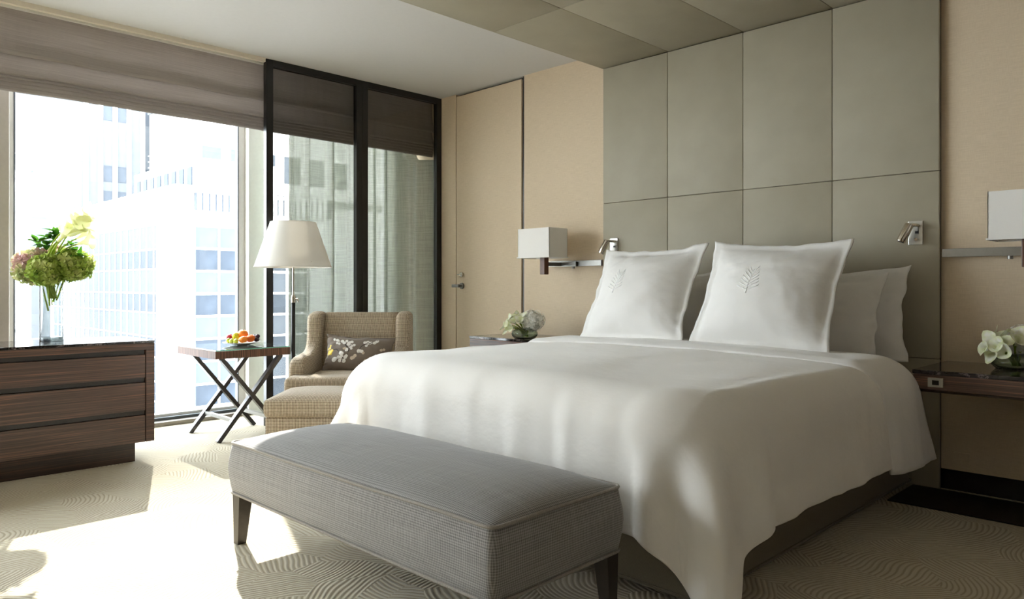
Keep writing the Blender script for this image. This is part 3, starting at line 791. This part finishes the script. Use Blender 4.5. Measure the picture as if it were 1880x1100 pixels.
# ------------------------------------------------------------------ armchair, ottoman, cushion (all turned to face the bed's foot)
DR = lambda d, r: Vector((.7071*(r-d), .7071*(r+d), 0))
def armchair():
    t = thing('armchair', 'beige basket-weave wing armchair in the corner by the screen', 'armchair', DR(4.79, -1.035), R(45))
    # base and seat
    obj('seat_base', B((-.315, -.32, .09), (.315, .30, .33), .02, 3), 'chair', t, smooth=True)
    bm = B((-.335, -.40, .335), (.335, -.20, .452), .035, 4); box(bm, (-.235, -.26, .336), (.235, .17, .450), .03, 4)
    obj('seat_cushion', bm, 'chair', t, smooth=True)
    # back: gently raked and rounded
    bb = bmesh.new()
    def back(u, v, s):
        x = (u-.5)*.50; z = .34+v*.485; y = .17+.10*v-(.03*math.sin(math.pi*min(1, v*1.1))+.018*(1-(2*u-1)**2)*math.sin(math.pi*v)) if s else .285+.06*v
        if v > .93: z -= (v-.93)**2*1.6
        return (x, y, z)
    f = grid(bb, 14, 14, lambda u, v: back(u, v, 1)); g = grid(bb, 14, 14, lambda u, v: back(u, v, 0)); n = 14
    rim = lambda q: [q[i][0] for i in range(n)]+[q[n-1][j] for j in range(1, n)]+[q[i][n-1] for i in range(n-2, -1, -1)]+[q[0][j] for j in range(n-2, 0, -1)]
    a, b = rim(f), rim(g)
    for i in range(len(a)): bb.faces.new((a[i], b[i], b[(i+1)%len(a)], a[(i+1)%len(a)]))
    bmesh.ops.bevel(bb, geom=[e for e in bb.edges if e.calc_face_angle(0) > R(50)], offset=.014, segments=3, affect='EDGES')
    obj('backrest', bb, 'chair', t, smooth='all')
    # wings flowing down into the arms: side outline (y, z), extruded in x
    for s in (-1, 1):
        ctl = [(.345,.10), (.347,.45), (.347,.76), (.335,.812), (.29,.826), (.22,.822), (.165,.806), (.142,.76), (.140,.68), (.120,.615), (.06,.580), (-.05,.566), (-.16,.560), (-.225,.545), (-.258,.505), (-.262,.44), (-.262,.25), (-.262,.10)]
        prof = []
        for i in range(len(ctl)-1):
            p0, p1, p2, p3 = (Vector(ctl[max(0, min(len(ctl)-1, j))]) for j in (i-1, i, i+1, i+2))
            for k in range(4):
                f = k/4; prof.append(.5*((2*p1)+(p2-p0)*f+(2*p0-5*p1+4*p2-p3)*f*f+(3*p1-p0-3*p2+p3)*f**3))
        prof.append(Vector(ctl[-1])); m = len(prof)
        nrm = []
        for i in range(m):
            d = (prof[min(m-1, i+1)]-prof[max(0, i-1)]).normalized(); nrm.append(Vector((-d.y, d.x)))
        bm = bmesh.new(); x0, x1, rr = .25, .347, .034; rings = []
        for k in range(6): a_ = math.pi/2*k/5; rings.append((x0+rr*(1-math.cos(a_)), rr*(1-math.sin(a_))))
        for k in range(5, -1, -1): a_ = math.pi/2*k/5; rings.append((x1-rr*(1-math.cos(a_)), rr*(1-math.sin(a_))))
        V = [[bm.verts.new((s*x, p.x+n.x*ins, max(.10, p.y+n.y*ins))) for p, n in zip(prof, nrm)] for x, ins in rings]
        for A, C in zip(V, V[1:]):
            for i in range(m-1): bm.faces.new((A[i], C[i], C[i+1], A[i+1]))
        for A in (V[0], V[-1]): bm.faces.new(A)
        bm.faces.new([v[0] for v in V]); bm.faces.new([v[-1] for v in V])
        obj('wing_arm', bm, 'chair', t, smooth=True)
    for sx in (-1, 1):
        for y in (-.28, .27):
            l = bmesh.new(); taper(l, (sx*.28, y, .10), .05, (sx*.285, y, 0), .034); obj('leg', l, 'leg', t)
armchair()
def ottoman():
    t = thing('ottoman', 'beige basket-weave ottoman in front of the armchair', 'ottoman', DR(4.155, -1.015), R(45))
    bm = bmesh.new(); hx, hy = .315, .225; N = 15
    def top(u, v):
        x, y = 2*u-1, 2*v-1; e = max(abs(x), abs(y))
        return (x*hx*(1-.02*abs(y)**4), y*hy*(1-.02*abs(x)**4), .385+.035*((1-x**4)*(1-y**4))**.6)
    f = grid(bm, N, N, top)
    rim = lambda q: [q[i][0] for i in range(N)]+[q[N-1][j] for j in range(1, N)]+[q[i][N-1] for i in range(N-2, -1, -1)]+[q[0][j] for j in range(N-2, 0, -1)]
    r0 = rim(f); lv = [r0]
    for z, g in ((.372, 1.012), (.345, 1.018), (.318, 1.012), (.300, .995)):
        lv.append([bm.verts.new((v.co.x*g, v.co.y*g, z)) for v in r0])
    for a, b in zip(lv, lv[1:]):
        for i in range(len(a)): bm.faces.new((a[i], a[(i+1)%len(a)], b[(i+1)%len(a)], b[i]))
    bm.faces.new(lv[-1])
    obj('top_cushion', bm, 'chair', t, smooth='all')
    obj('base', B((-.31, -.22, .08), (.31, .22, .299), .015, 3), 'chair', t, smooth=True)
    for sx in (-1, 1):
        for sy in (-1, 1):
            l = bmesh.new(); taper(l, (sx*.27, sy*.18, .085), .045, (sx*.272, sy*.182, 0), .032); obj('leg', l, 'leg', t)
ottoman()
def lumbar():
    w, h, t_, fl, sd = .46, .25, .12, .006, 31.0
    loc = DR(4.83, -1.005)+Vector((0, 0, .552))
    o = pillow('lumbar_cushion', 'taupe lumbar cushion with white and yellow blossom embroidery on the armchair', w, h, t_, fl, loc, R(20), R(45), sd, None, 'cushion', R(-3))
    o['category'] = 'cushion'
    def S_(x, y, e=.002):
        p = pillow_surface(w, h, t_, fl, sd, max(-.97, min(.97, x)), max(-.97, min(.97, y))); return Vector((p.x, p.y, p.z+e))
    def disc(bm, x, y, r, e):
        c = bm.verts.new(S_(x, y, e+.0015)); n = 10
        ring = [bm.verts.new(S_(x+r*math.cos(2*math.pi*k/n)/(w/2), y+r*math.sin(2*math.pi*k/n)/(h/2), e)) for k in range(n)]
        for k in range(n): bm.faces.new((c, ring[k], ring[(k+1)%n]))
    cx = lambda px: (px-925)/640.0
    cy = lambda py: -(py-560)/400.0
    wbm, bbm, cbm, ybm = bmesh.new(), bmesh.new(), bmesh.new(), bmesh.new()
    white = [(440,280,17), (500,290,20), (530,300,18), (500,365,16), (545,380,17), (600,310,22), (640,350,22), (690,300,20), (740,330,24), (790,310,20), (730,380,24), (845,400,20), (780,430,28), (720,510,24), (700,530,18), (800,490,16), (600,600,26), (630,610,20), (560,690,20), (620,680,24), (720,660,18), (480,735,30), (510,720,18), (700,690,22), (600,760,22), (680,770,24), (1040,320,20), (1090,300,22), (1150,320,22), (1110,340,18), (1225,315,22), (1260,270,22), (1085,400,18), (960,540,28), (1015,545,22), (1300,640,24), (1350,620,20), (1200,700,24), (1260,720,20), (1100,760,24)]
    for x, y, r in white: disc(wbm, cx(x), cy(y), r*.00058, .0022+random.Random(x).random()*.001)
    for x, y, r in [(655,480,22), (1045,580,20), (890,650,22), (830,700,24), (860,690,20), (1380,480,18), (1430,460,16)]: disc(cbm, cx(x), cy(y), r*.00058, .002)
    for x, y, r in [(360,430,12), (350,480,14), (310,500,14), (400,540,18), (330,590,26), (300,610,20), (370,600,18), (345,560,18), (385,580,14), (248,725,14), (240,745,10)]: disc(ybm, cx(x), cy(y), r*.00062, .0024)
    for pts in ([(430,520), (490,505), (540,545), (560,590)], [(735,640), (745,560), (750,500), (690,430), (660,390)], [(965,500), (985,430), (1040,370), (1100,350)], [(970,600), (960,560)], [(1120,350), (1180,310)]):
        tube(bbm, [S_(cx(x), cy(y), .0015) for x, y in pts], .0030, 6)
    for x, y in [(545,280), (725,295), (780,405), (760,430), (650,700), (640,768), (1100,320)]: disc(bbm, cx(x), cy(y), .0045, .0042)
    for q in (obj('white_blossom', wbm, 'petal', o), obj('branch', bbm, 'branch', o), obj('cream_blossom', cbm, 'petal_b', o), obj('yellow_blossom', ybm, 'yellow', o)): q['kind'] = 'stuff'
lumbar()

# floor lamp
def floor_lamp():
    t = thing('floor_lamp', 'floor lamp with white cone shade standing beside the armchair', 'lamp', DR(5.06, -1.505))
    bm = bmesh.new(); lathe(bm, [(0,0), (.105,0), (.105,.012), (.10,.018), (.02,.024), (0,.024)], 36); obj('base', bm, 'pole', t, smooth=True)
    bm = bmesh.new(); lathe(bm, [(.0135,.02), (.0135,.895), (0,.895)], 16); obj('lower_pole', bm, 'pole', t, smooth=True)
    bm = bmesh.new(); lathe(bm, [(.007,.895), (.007,1.16), (0,1.16)], 12); obj('upper_rod', bm, 'nickel', t, smooth=True)
    bm = bmesh.new(); lathe(bm, [(0,.885), (.015,.885), (.016,.92), (.012,.935), (0,.935)], 16); cl = obj('height_clamp', bm, 'nickel', t, smooth=True)
    bm = bmesh.new(); tube(bm, [(.014*.7, .014*.7, .91), (.028*.7, .028*.7, .912), (.034*.7, .034*.7, .89)], .005, 8); obj('clamp_lever', bm, 'nickel', cl, smooth=True)
    bm = bmesh.new(); lathe(bm, [(.258,1.128), (.152,1.438), (.149,1.438), (.255,1.128), (.258,1.128)], 56); sh = obj('lamp_shade', bm, 'shade', t, smooth=True)
    for r, z in ((.2575, 1.130), (.1515, 1.436)):
        bm = bmesh.new(); tube(bm, [(r*math.cos(a), r*math.sin(a), z) for a in [2*math.pi*k/56 for k in range(56)]], .003, 6, True); obj('shade_rim', bm, 'shade', sh, smooth='all')
    bm = bmesh.new()
    for k in range(3):
        a = 2*math.pi*k/3; bar(bm, (0,0,1.155), (.247*math.cos(a), .247*math.sin(a), 1.16), .004, .004)
    obj('shade_spider', bm, 'nickel', sh)
    bm = bmesh.new(); lathe(bm, [(0,1.15), (.018,1.15), (.018,1.20), (.03,1.24), (.03,1.27), (0,1.30)], 16); obj('bulb', bm, 'shade_in', t, smooth='all')
floor_lamp()

# ------------------------------------------------------------------ flowers
def floret_ball(r, n, ps, seed, flat=.85, cup=1.0):
    rnd = random.Random(seed); bm = bmesh.new()
    for i in range(n):
        y = 1-2*(i+.5)/n; a = i*2.39996; rr = math.sqrt(1-y*y)
        nrm = Vector((rr*math.cos(a), rr*math.sin(a), y)); c = nrm*r*(.80+.26*rnd.random()); c.z *= flat
        tx = nrm.orthogonal().normalized(); tx = Matrix.Rotation(rnd.random()*6.28, 3, nrm) @ tx; ty = nrm.cross(tx)
        tilt = Vector((rnd.uniform(-.5,.5), rnd.uniform(-.5,.5), rnd.uniform(-.5,.5))); nn = (nrm+tilt*.6*cup).normalized(); tx = (tx-nn*tx.dot(nn)).normalized(); ty = nn.cross(tx)
        cv = bm.verts.new(c)
        s = ps*(.8+.4*rnd.random())
        for k in range(4):
            d = tx*math.cos(k*math.pi/2)+ty*math.sin(k*math.pi/2); e = tx*math.cos(k*math.pi/2+.6)+ty*math.sin(k*math.pi/2+.6); g = tx*math.cos(k*math.pi/2-.6)+ty*math.sin(k*math.pi/2-.6)
            v1 = bm.verts.new(c+g*s*.85+nn*s*.45*cup); v2 = bm.verts.new(c+d*s*1.1+nn*s*.25*rnd.random()); v3 = bm.verts.new(c+e*s*.8+nn*s*.35*cup)
            bm.faces.new((cv, v1, v2, v3))
    return bm
def calla_bm(L, rim, seed):
    """funnel spathe along +z with a flared, pointed lip"""
    rnd = random.Random(seed); bm = bmesh.new()
    def fn(u, v):
        a = 2*math.pi*u-math.pi; r = .006+rim*(v**1.7)
        tip = math.exp(-(a/.75)**2); z = L*v*(.78+.30*tip*v)-.25*L*(v**4)*(1-tip)*.6
        r *= 1+.35*tip*v**3+.06*math.sin(3*a+seed)*v
        flare = .3*rim*v**5
        return ((r+flare)*math.cos(a), (r+flare)*math.sin(a), z)
    grid(bm, 17, 9, fn)
    bmesh.ops.remove_doubles(bm, verts=bm.verts, dist=.0004)
    return bm
def orient(o, d, roll=0): o.rotation_mode = 'QUATERNION'; o.rotation_quaternion = Vector(d).to_track_quat('Z', 'Y') @ Matrix.Rotation(roll, 3, 'Z').to_quaternion()
def calla(base_pt, mid_pt, head_pt, d, L, rim, mat, seed, label, group, stem_r=.004):
    """one calla lily: an empty at the stem's foot, parts stem and bloom"""
    base_pt, mid_pt, head_pt, d = Vector(base_pt), Vector(mid_pt), Vector(head_pt), Vector(d).normalized()
    t = thing('calla_lily', label, 'flower', base_pt, 0, group)
    pts = []
    for k in range(9):
        f = k/8; pts.append(base_pt*(1-f)**2+mid_pt*2*f*(1-f)+head_pt*f*f-base_pt)
    bm = bmesh.new(); tube(bm, pts, stem_r, 7); obj('stem', bm, 'stem', t, smooth='all')
    o = obj('bloom', calla_bm(L, rim, seed), mat, t, loc=head_pt-base_pt-d*.004, smooth='all'); orient(o, d, seed*1.7)
    return t
def leaf_bm(bm, p, d, up, L, W, curl=.2):
    d = d.normalized(); s = d.cross(up).normalized(); n = s.cross(d)
    rows = []
    for k in range(6):
        f = k/5; wd = W*math.sin(math.pi*(f**.8))*.5+.0008; c = p+d*L*f+n*(-curl*L*f*f)
        rows.append([bm.verts.new(c-s*wd+n*wd*.35), bm.verts.new(c), bm.verts.new(c+s*wd+n*wd*.35)])
    for a, b in zip(rows, rows[1:]):
        for i in range(2): bm.faces.new((a[i], a[i+1], b[i+1], b[i]))
# tall vase
VC = Vector((-4.80, 1.105, .688))
def vr(r, d, z): return VC+ex*r+ef*d+Vector((0, 0, z))
bm = bmesh.new(); lathe(bm, [(0,.0), (.060,.0), (.061,.003), (.061,.36), (.0575,.36), (.0575,.030), (.055,.024), (0,.024)], 40)
vs_ = tag(obj('glass_vase', bm, 'vase', loc=VC, smooth=True), 'tall clear cylinder vase of flowers on the low cabinet', 'vase')
bm = bmesh.new(); lathe(bm, [(0,.002), (.0585,.002), (.0595,.006), (.0595,.018), (.057,.022), (0,.022)], 40); obj('thick_base', bm, 'vase_base', vs_, smooth=True)
bm = bmesh.new(); tube(bm, [(.0593*math.cos(a), .0593*math.sin(a), .36) for a in [2*math.pi*k/48 for k in range(48)]], .0019, 6, True); obj('rim', bm, 'vase_base', vs_, smooth='all')
def hydrangea(c, r, n, ps, mat, seed, label, foot, group):
    t = thing('hydrangea', label, 'flower', foot, 0, group); c = Vector(c)
    bm = bmesh.new(); tube(bm, [Vector((0,0,0)), (c-Vector(foot))*.5+Vector((0,0,.02)), c-Vector(foot)], .005, 7); obj('stem', bm, 'stem', t, smooth='all')
    o = obj('flower_head', floret_ball(r, n, ps, seed, .85, .35 if 'white' in mat else 1.0), mat, t, loc=c-Vector(foot)); o['kind'] = 'stuff'
    b2 = bmesh.new(); bmesh.ops.create_icosphere(b2, subdivisions=2, radius=r*.72, matrix=Matrix.Diagonal((1,1,.85,1))); obj('core_ball', b2, 'leaf' if 'white' not in mat else 'hyd_white', o, smooth='all')  # dark green core paints the shade between florets; white heads keep a white core
GV = 'flowers in the tall vase'
hydrangea(vr(-.085, -.01, .42), .108, 150, .031, 'hyd_mix', 1, 'mauve and green hydrangea head at the left of the tall vase', vr(-.02, 0, .17), GV)
hydrangea(vr(.115, .0, .43), .098, 135, .031, 'hyd_green', 2, 'green hydrangea head at the right of the tall vase', vr(.02, .01, .23), GV)
hydrangea(vr(.02, -.07, .40), .092, 125, .030, 'hyd_green', 3, 'olive green hydrangea head at the front of the tall vase', vr(.0, -.02, .20), GV)
hydrangea(vr(-.02, .06, .46), .090, 110, .030, 'hyd_mix', 4, 'dusky hydrangea head at the back of the tall vase', vr(-.01, .03, .22), GV)
rnd = random.Random(5)
cl = [(.125,.03,.62,.55), (.15,-.02,.64,.7), (.17,.02,.66,.8), (.19,-.03,.62,.9), (.16,.05,.70,.5), (.21,.01,.60,1.0), (.14,-.05,.58,.8), (.20,.04,.68,.75), (.23,-.02,.565,1.3)]
names = ['leftmost', 'front upper', 'middle', 'front right', 'topmost', 'right outer', 'lowest front', 'upper right', 'lone drooping']
for i, (r_, d_, z_, lean) in enumerate(cl):
    dd = ex*math.sin(lean)*1.0+Vector((0,0,math.cos(lean)))+ef*(d_*3)
    calla(vr(-.005+.005*i, -.02+.005*(i % 3), .24), vr(-.02+.004*i, -.10+d_*.5, .50), vr(r_-.035, d_-.06, z_-.02), dd, .125, .034, 'calla', i+1, '%s pale yellow calla lily arching right from the tall vase' % names[i], GV)
def sprig(name, label, foot, spine, n, L, W, seed):
    rnd = random.Random(seed); t = thing(name, label, 'foliage', foot, 0, GV); foot = Vector(foot)
    bm = bmesh.new(); tube(bm, [Vector(p)-foot for p in spine], .003, 6); obj('stem', bm, 'stem', t, smooth='all')
    for i in range(n):
        k = 1+(i % (len(spine)-1)); p = Vector(spine[k])-foot
        d = ex*rnd.uniform(-1, 1)+ef*rnd.uniform(-.8, .5)+Vector((0, 0, rnd.uniform(-.1, .6)))
        b = bmesh.new(); leaf_bm(b, p, d, Vector((0,0,1)), L*rnd.uniform(.7, 1.2), W*rnd.uniform(.8, 1.2), .35); obj('leaf', b, 'leaf', t, smooth='all')
sprig('leaf_sprig', 'leafy green sprig at the upper left of the tall vase bouquet', vr(-.01, .02, .2), [vr(-.01,.02,.2), vr(-.03,.0,.54), vr(-.07,-.03,.56), vr(-.01,-.02,.58), vr(.04,-.02,.59), vr(.02,.0,.61)], 44, .072, .036, 3)
sprig('leaf_sprig', 'leafy green sprig at the right of the tall vase bouquet', vr(.01, .0, .22), [vr(.01,.0,.22), vr(.11,-.04,.50), vr(.15,-.03,.51), vr(.18,-.04,.48), vr(.12,-.02,.54)], 24, .06, .026, 8)

# low bowls
def bowl_flowers(c, side, where, k):
    c = Vector(c)
    bm = bmesh.new(); lathe(bm, [(0,.0), (.070,.0), (.088,.018), (.094,.036), (.086,.056), (.066,.070), (.052,.074), (.050,.071), (.064,.066), (.083,.053), (.090,.036), (.084,.020), (.066,.008), (0,.007)], 40)
    tag(obj('glass_bowl', bm, 'bowl', loc=c, smooth='all'), 'low round glass bowl of white flowers on the %s nightstand' % where, 'bowl', 'flower bowls on the nightstands')
    g = 'flowers in the %s bowl' % where
    hydrangea(c+ex*.052+Vector((0,0,.125)), .088, 260, .013, 'hyd_white', 20+k, 'round white hydrangea head on the %s nightstand' % where, c+ex*.01+Vector((0,0,.012)), g)
    spots = [(-.135,-.01,.085,-80), (-.115,-.05,.10,-60), (-.10,.0,.125,-45), (-.075,-.055,.115,-30), (-.06,-.01,.15,-20), (-.09,-.07,.065,-75), (-.04,-.075,.125,-10), (-.115,-.03,.06,-95), (-.03,-.04,.16,0), (-.065,.04,.145,-20)]
    nm = ['leftmost', 'front left', 'upper left', 'front upper', 'topmost', 'lowest front', 'innermost front', 'drooping left', 'inner top', 'rear']
    for i, (r_, d_, z_, an) in enumerate(spots):
        dd = ex*math.sin(R(an))*.8+ef*(d_*9)+Vector((0,0,math.cos(R(an))*.7))
        calla(c+ex*(-.01+.004*i)+Vector((0,0,.015)), c+ex*(r_*.2)+Vector((0,0,.08)), c+ex*(r_*.85)+ef*(d_*.8)+Vector((0,0,.035+z_*.62)), dd, .060, .0195, 'calla_w', 40+i+k, '%s white calla lily on the %s nightstand' % (nm[i], where), g, .003)
bowl_flowers((-3.565, 3.69, .633), 0, 'left', 0)
bowl_flowers((-.725, 3.86, .633), 0, 'right', 100)

# ------------------------------------------------------------------ the city outside
def office():
    X0, Y0 = -60.8, 22.6; ZT, ZB = 9.2, -45
    t = thing('office_block', 'white office block with gridded windows directly opposite the window', 'building', (X0, Y0, ZB)); o0 = Vector((X0, Y0, ZB))
    z = lambda v: v-ZB
    obj('walls', B((-38, .0, 0), (0, 13, z(ZT))), 'facade', t)
    obj('corner_pier', B((-2.9, -.5, 0), (.5, 1.3, z(6.7)), .12), 'facade', t, label='white corner pier')
    for k in range(9): obj('pier_joint', B((-2.95, -.53, z(-12+2.05*k)), (.53, 1.3, z(-11.95+2.05*k))), 'facade_b', t)
    # left facade (faces -y): bays 1.66 m, dark and light rows alternating
    nb = 20; pw = 1.66
    src = {}
    for k in range(-3, 3):
        ztop = .33+3.72*k
        for i in range(nb):
            x = -2.9-pw*(i+1)
            for key, mat, za, hh in (('dark', 'pane_dark', ztop-1.65, 1.62), ('light', 'pane_light', ztop+.04, 1.98)):
                if za+hh > 8.0: continue
                if key == 'dark' and za+hh > 6.6: continue
                if key == 'light' and za > 5: continue
                if key not in src: src[key] = obj('window_pane', B((.06, -.06, 0), (pw-.06, .02, hh), 0), mat, t, loc=(x, 0, z(za)))
                else: piece(src[key], 'window_pane', t, (x, 0, z(za)))
    for i in range(nb+1):
        x = -2.9-pw*i
        if i == 0: mu = obj('mullion', B((-.09, -.10, z(-14)), (.09, .02, z(ZT))), 'facade', t, loc=(x, 0, 0))
        else: piece(mu, 'mullion', t, (x, 0, 0))
    for k in range(-4, 3):
        for zz in (.33+3.72*k, .33+3.72*k-1.68):
            if zz > 7.2: continue
            obj('transom', B((-2.9-pw*nb, -.09, z(zz)), (-2.9, .02, z(zz)+.12)), 'facade', t)
    # right facade (faces +x): wide bays
    pw2 = 2.05; s2 = {}
    for r in range(-7, 4):
        za = .33+1.86*r-1.75
        for j in range(5):
            y = 1.45+pw2*j; key = 'pane_dark' if r % 2 == 0 else 'pane_light'
            if za+1.7 > 7: continue
            if key not in s2: s2[key] = obj('window_pane', B((-.02, .07, 0), (.06, pw2-.07, 1.66)), key, t, loc=(0, y, z(za)))
            else: piece(s2[key], 'window_pane', t, (0, y, z(za)))
    for j in range(6): obj('mullion', B((-.02, 1.45+pw2*j-.09, z(-14)), (.16, 1.45+pw2*j+.09, z(6.7))), 'facade', t)
    for r in range(-7, 5): obj('transom', B((-.02, 1.4, z(.33+1.86*r-1.86)), (.12, 1.45+pw2*5, z(.33+1.86*r-1.74))), 'facade', t)
    # roof parapet, louvre screen and plant room
    obj('parapet', B((-38, -.35, z(ZT-.6)), (.4, 13, z(ZT-.3))), 'facade', t)
    obj('screen_back', B((-1.2, 1.5, z(7.2)), (.30, 14, z(9.0))), 'pane_light', t)
    lv = None
    for j in range(22):
        if lv is None: lv = obj('louvre', B((.28, 0, z(7.2)), (.5, .32, z(9.1))), 'facade', t, loc=(0, 1.6+.55*j, 0))
        else: piece(lv, 'louvre', t, (0, 1.6+.55*j, 0))
    obj('plant_room', B((-22, 4, z(ZT)), (-6, 12, z(ZT+3.4))), 'facade', t)
    for j in range(8): obj('plant_room_window', B((-21+1.9*j, 3.9, z(ZT+.6)), (-20+1.9*j, 4.05, z(ZT+2.6))), 'pane_dark', t)
    for zz in (3.7, 4.3, 4.9): obj('roof_railing', B((-18, 4.0, z(ZT+zz)), (-6, 4.12, z(ZT+zz)+.1)), 'facade_b', t)
office()
def tower():
    X0 = -112; ZB = -45
    t = thing('office_tower', 'pale tower with vertical strips rising behind the white office block', 'building', (X0, 38, ZB)); z = lambda v: v-ZB
    obj('walls', B((-20, -17, 0), (0, 14, z(75))), 'facade_b', t)
    for i in range(13): obj('vertical_fin', B((0, -8.5+1.82*i, 0), (.5, -8.0+1.82*i, z(75))), 'facade', t)
    s = None
    for i in range(12):
        for zz in (12, 15.5, 24, 27.5, 31):
            if (i*7+int(zz)) % 3 == 0: continue
            if s is None: s = obj('window_pane', B((-.05, 0, 0), (.06, 1.2, 2.2)), 'pane_light', t, loc=(0, -7.95+1.82*i, z(zz)))
            else: piece(s, 'window_pane', t, (0, -7.95+1.82*i, z(zz)))
    for k in range(6): obj('panel_joint', B((-.02, -17, z(-6+8*k)), (.05, -8.5, z(-5.85+8*k))), 'facade', t)
tower()
def rear():
    t = thing('rear_block', 'plain white block behind the office roof at the right of the window', 'building', (-100, 39.7, -45))
    obj('walls', B((-11, -2, 0), (0, 30, 45+26)), 'facade', t); obj('roof_band', B((-11.1, -2.1, 45+13), (.15, 30.1, 45+14)), 'facade_b', t); obj('cornice', B((-11.2, -2.2, 45+25.4), (.3, 30.2, 45+26.2)), 'facade_b', t)
    for k in range(6): obj('window_pane', B((-.02, 1+4*k, 45+16), (.06, 3.6+4*k, 45+20)), 'pane_light', t)
    t = thing('low_block', 'narrow white block at the far left edge of the window view', 'building', (-75, 10.5, -45))
    obj('walls', B((-10, -12, 0), (0, 5.2, 45+11)), 'facade', t); obj('parapet', B((-10.1, -12.1, 56), (.15, 5.35, 56.5)), 'facade_b', t)
    for k in range(6): obj('floor_band', B((-.02, -12, 22+5*k), (.06, 5.2, 22.25+5*k)), 'facade_b', t)
rear()
tag(obj('street', B((-260, -150, -45.3), (-8, 220, -45)), 'street'), 'grey street far below the buildings', 'street')
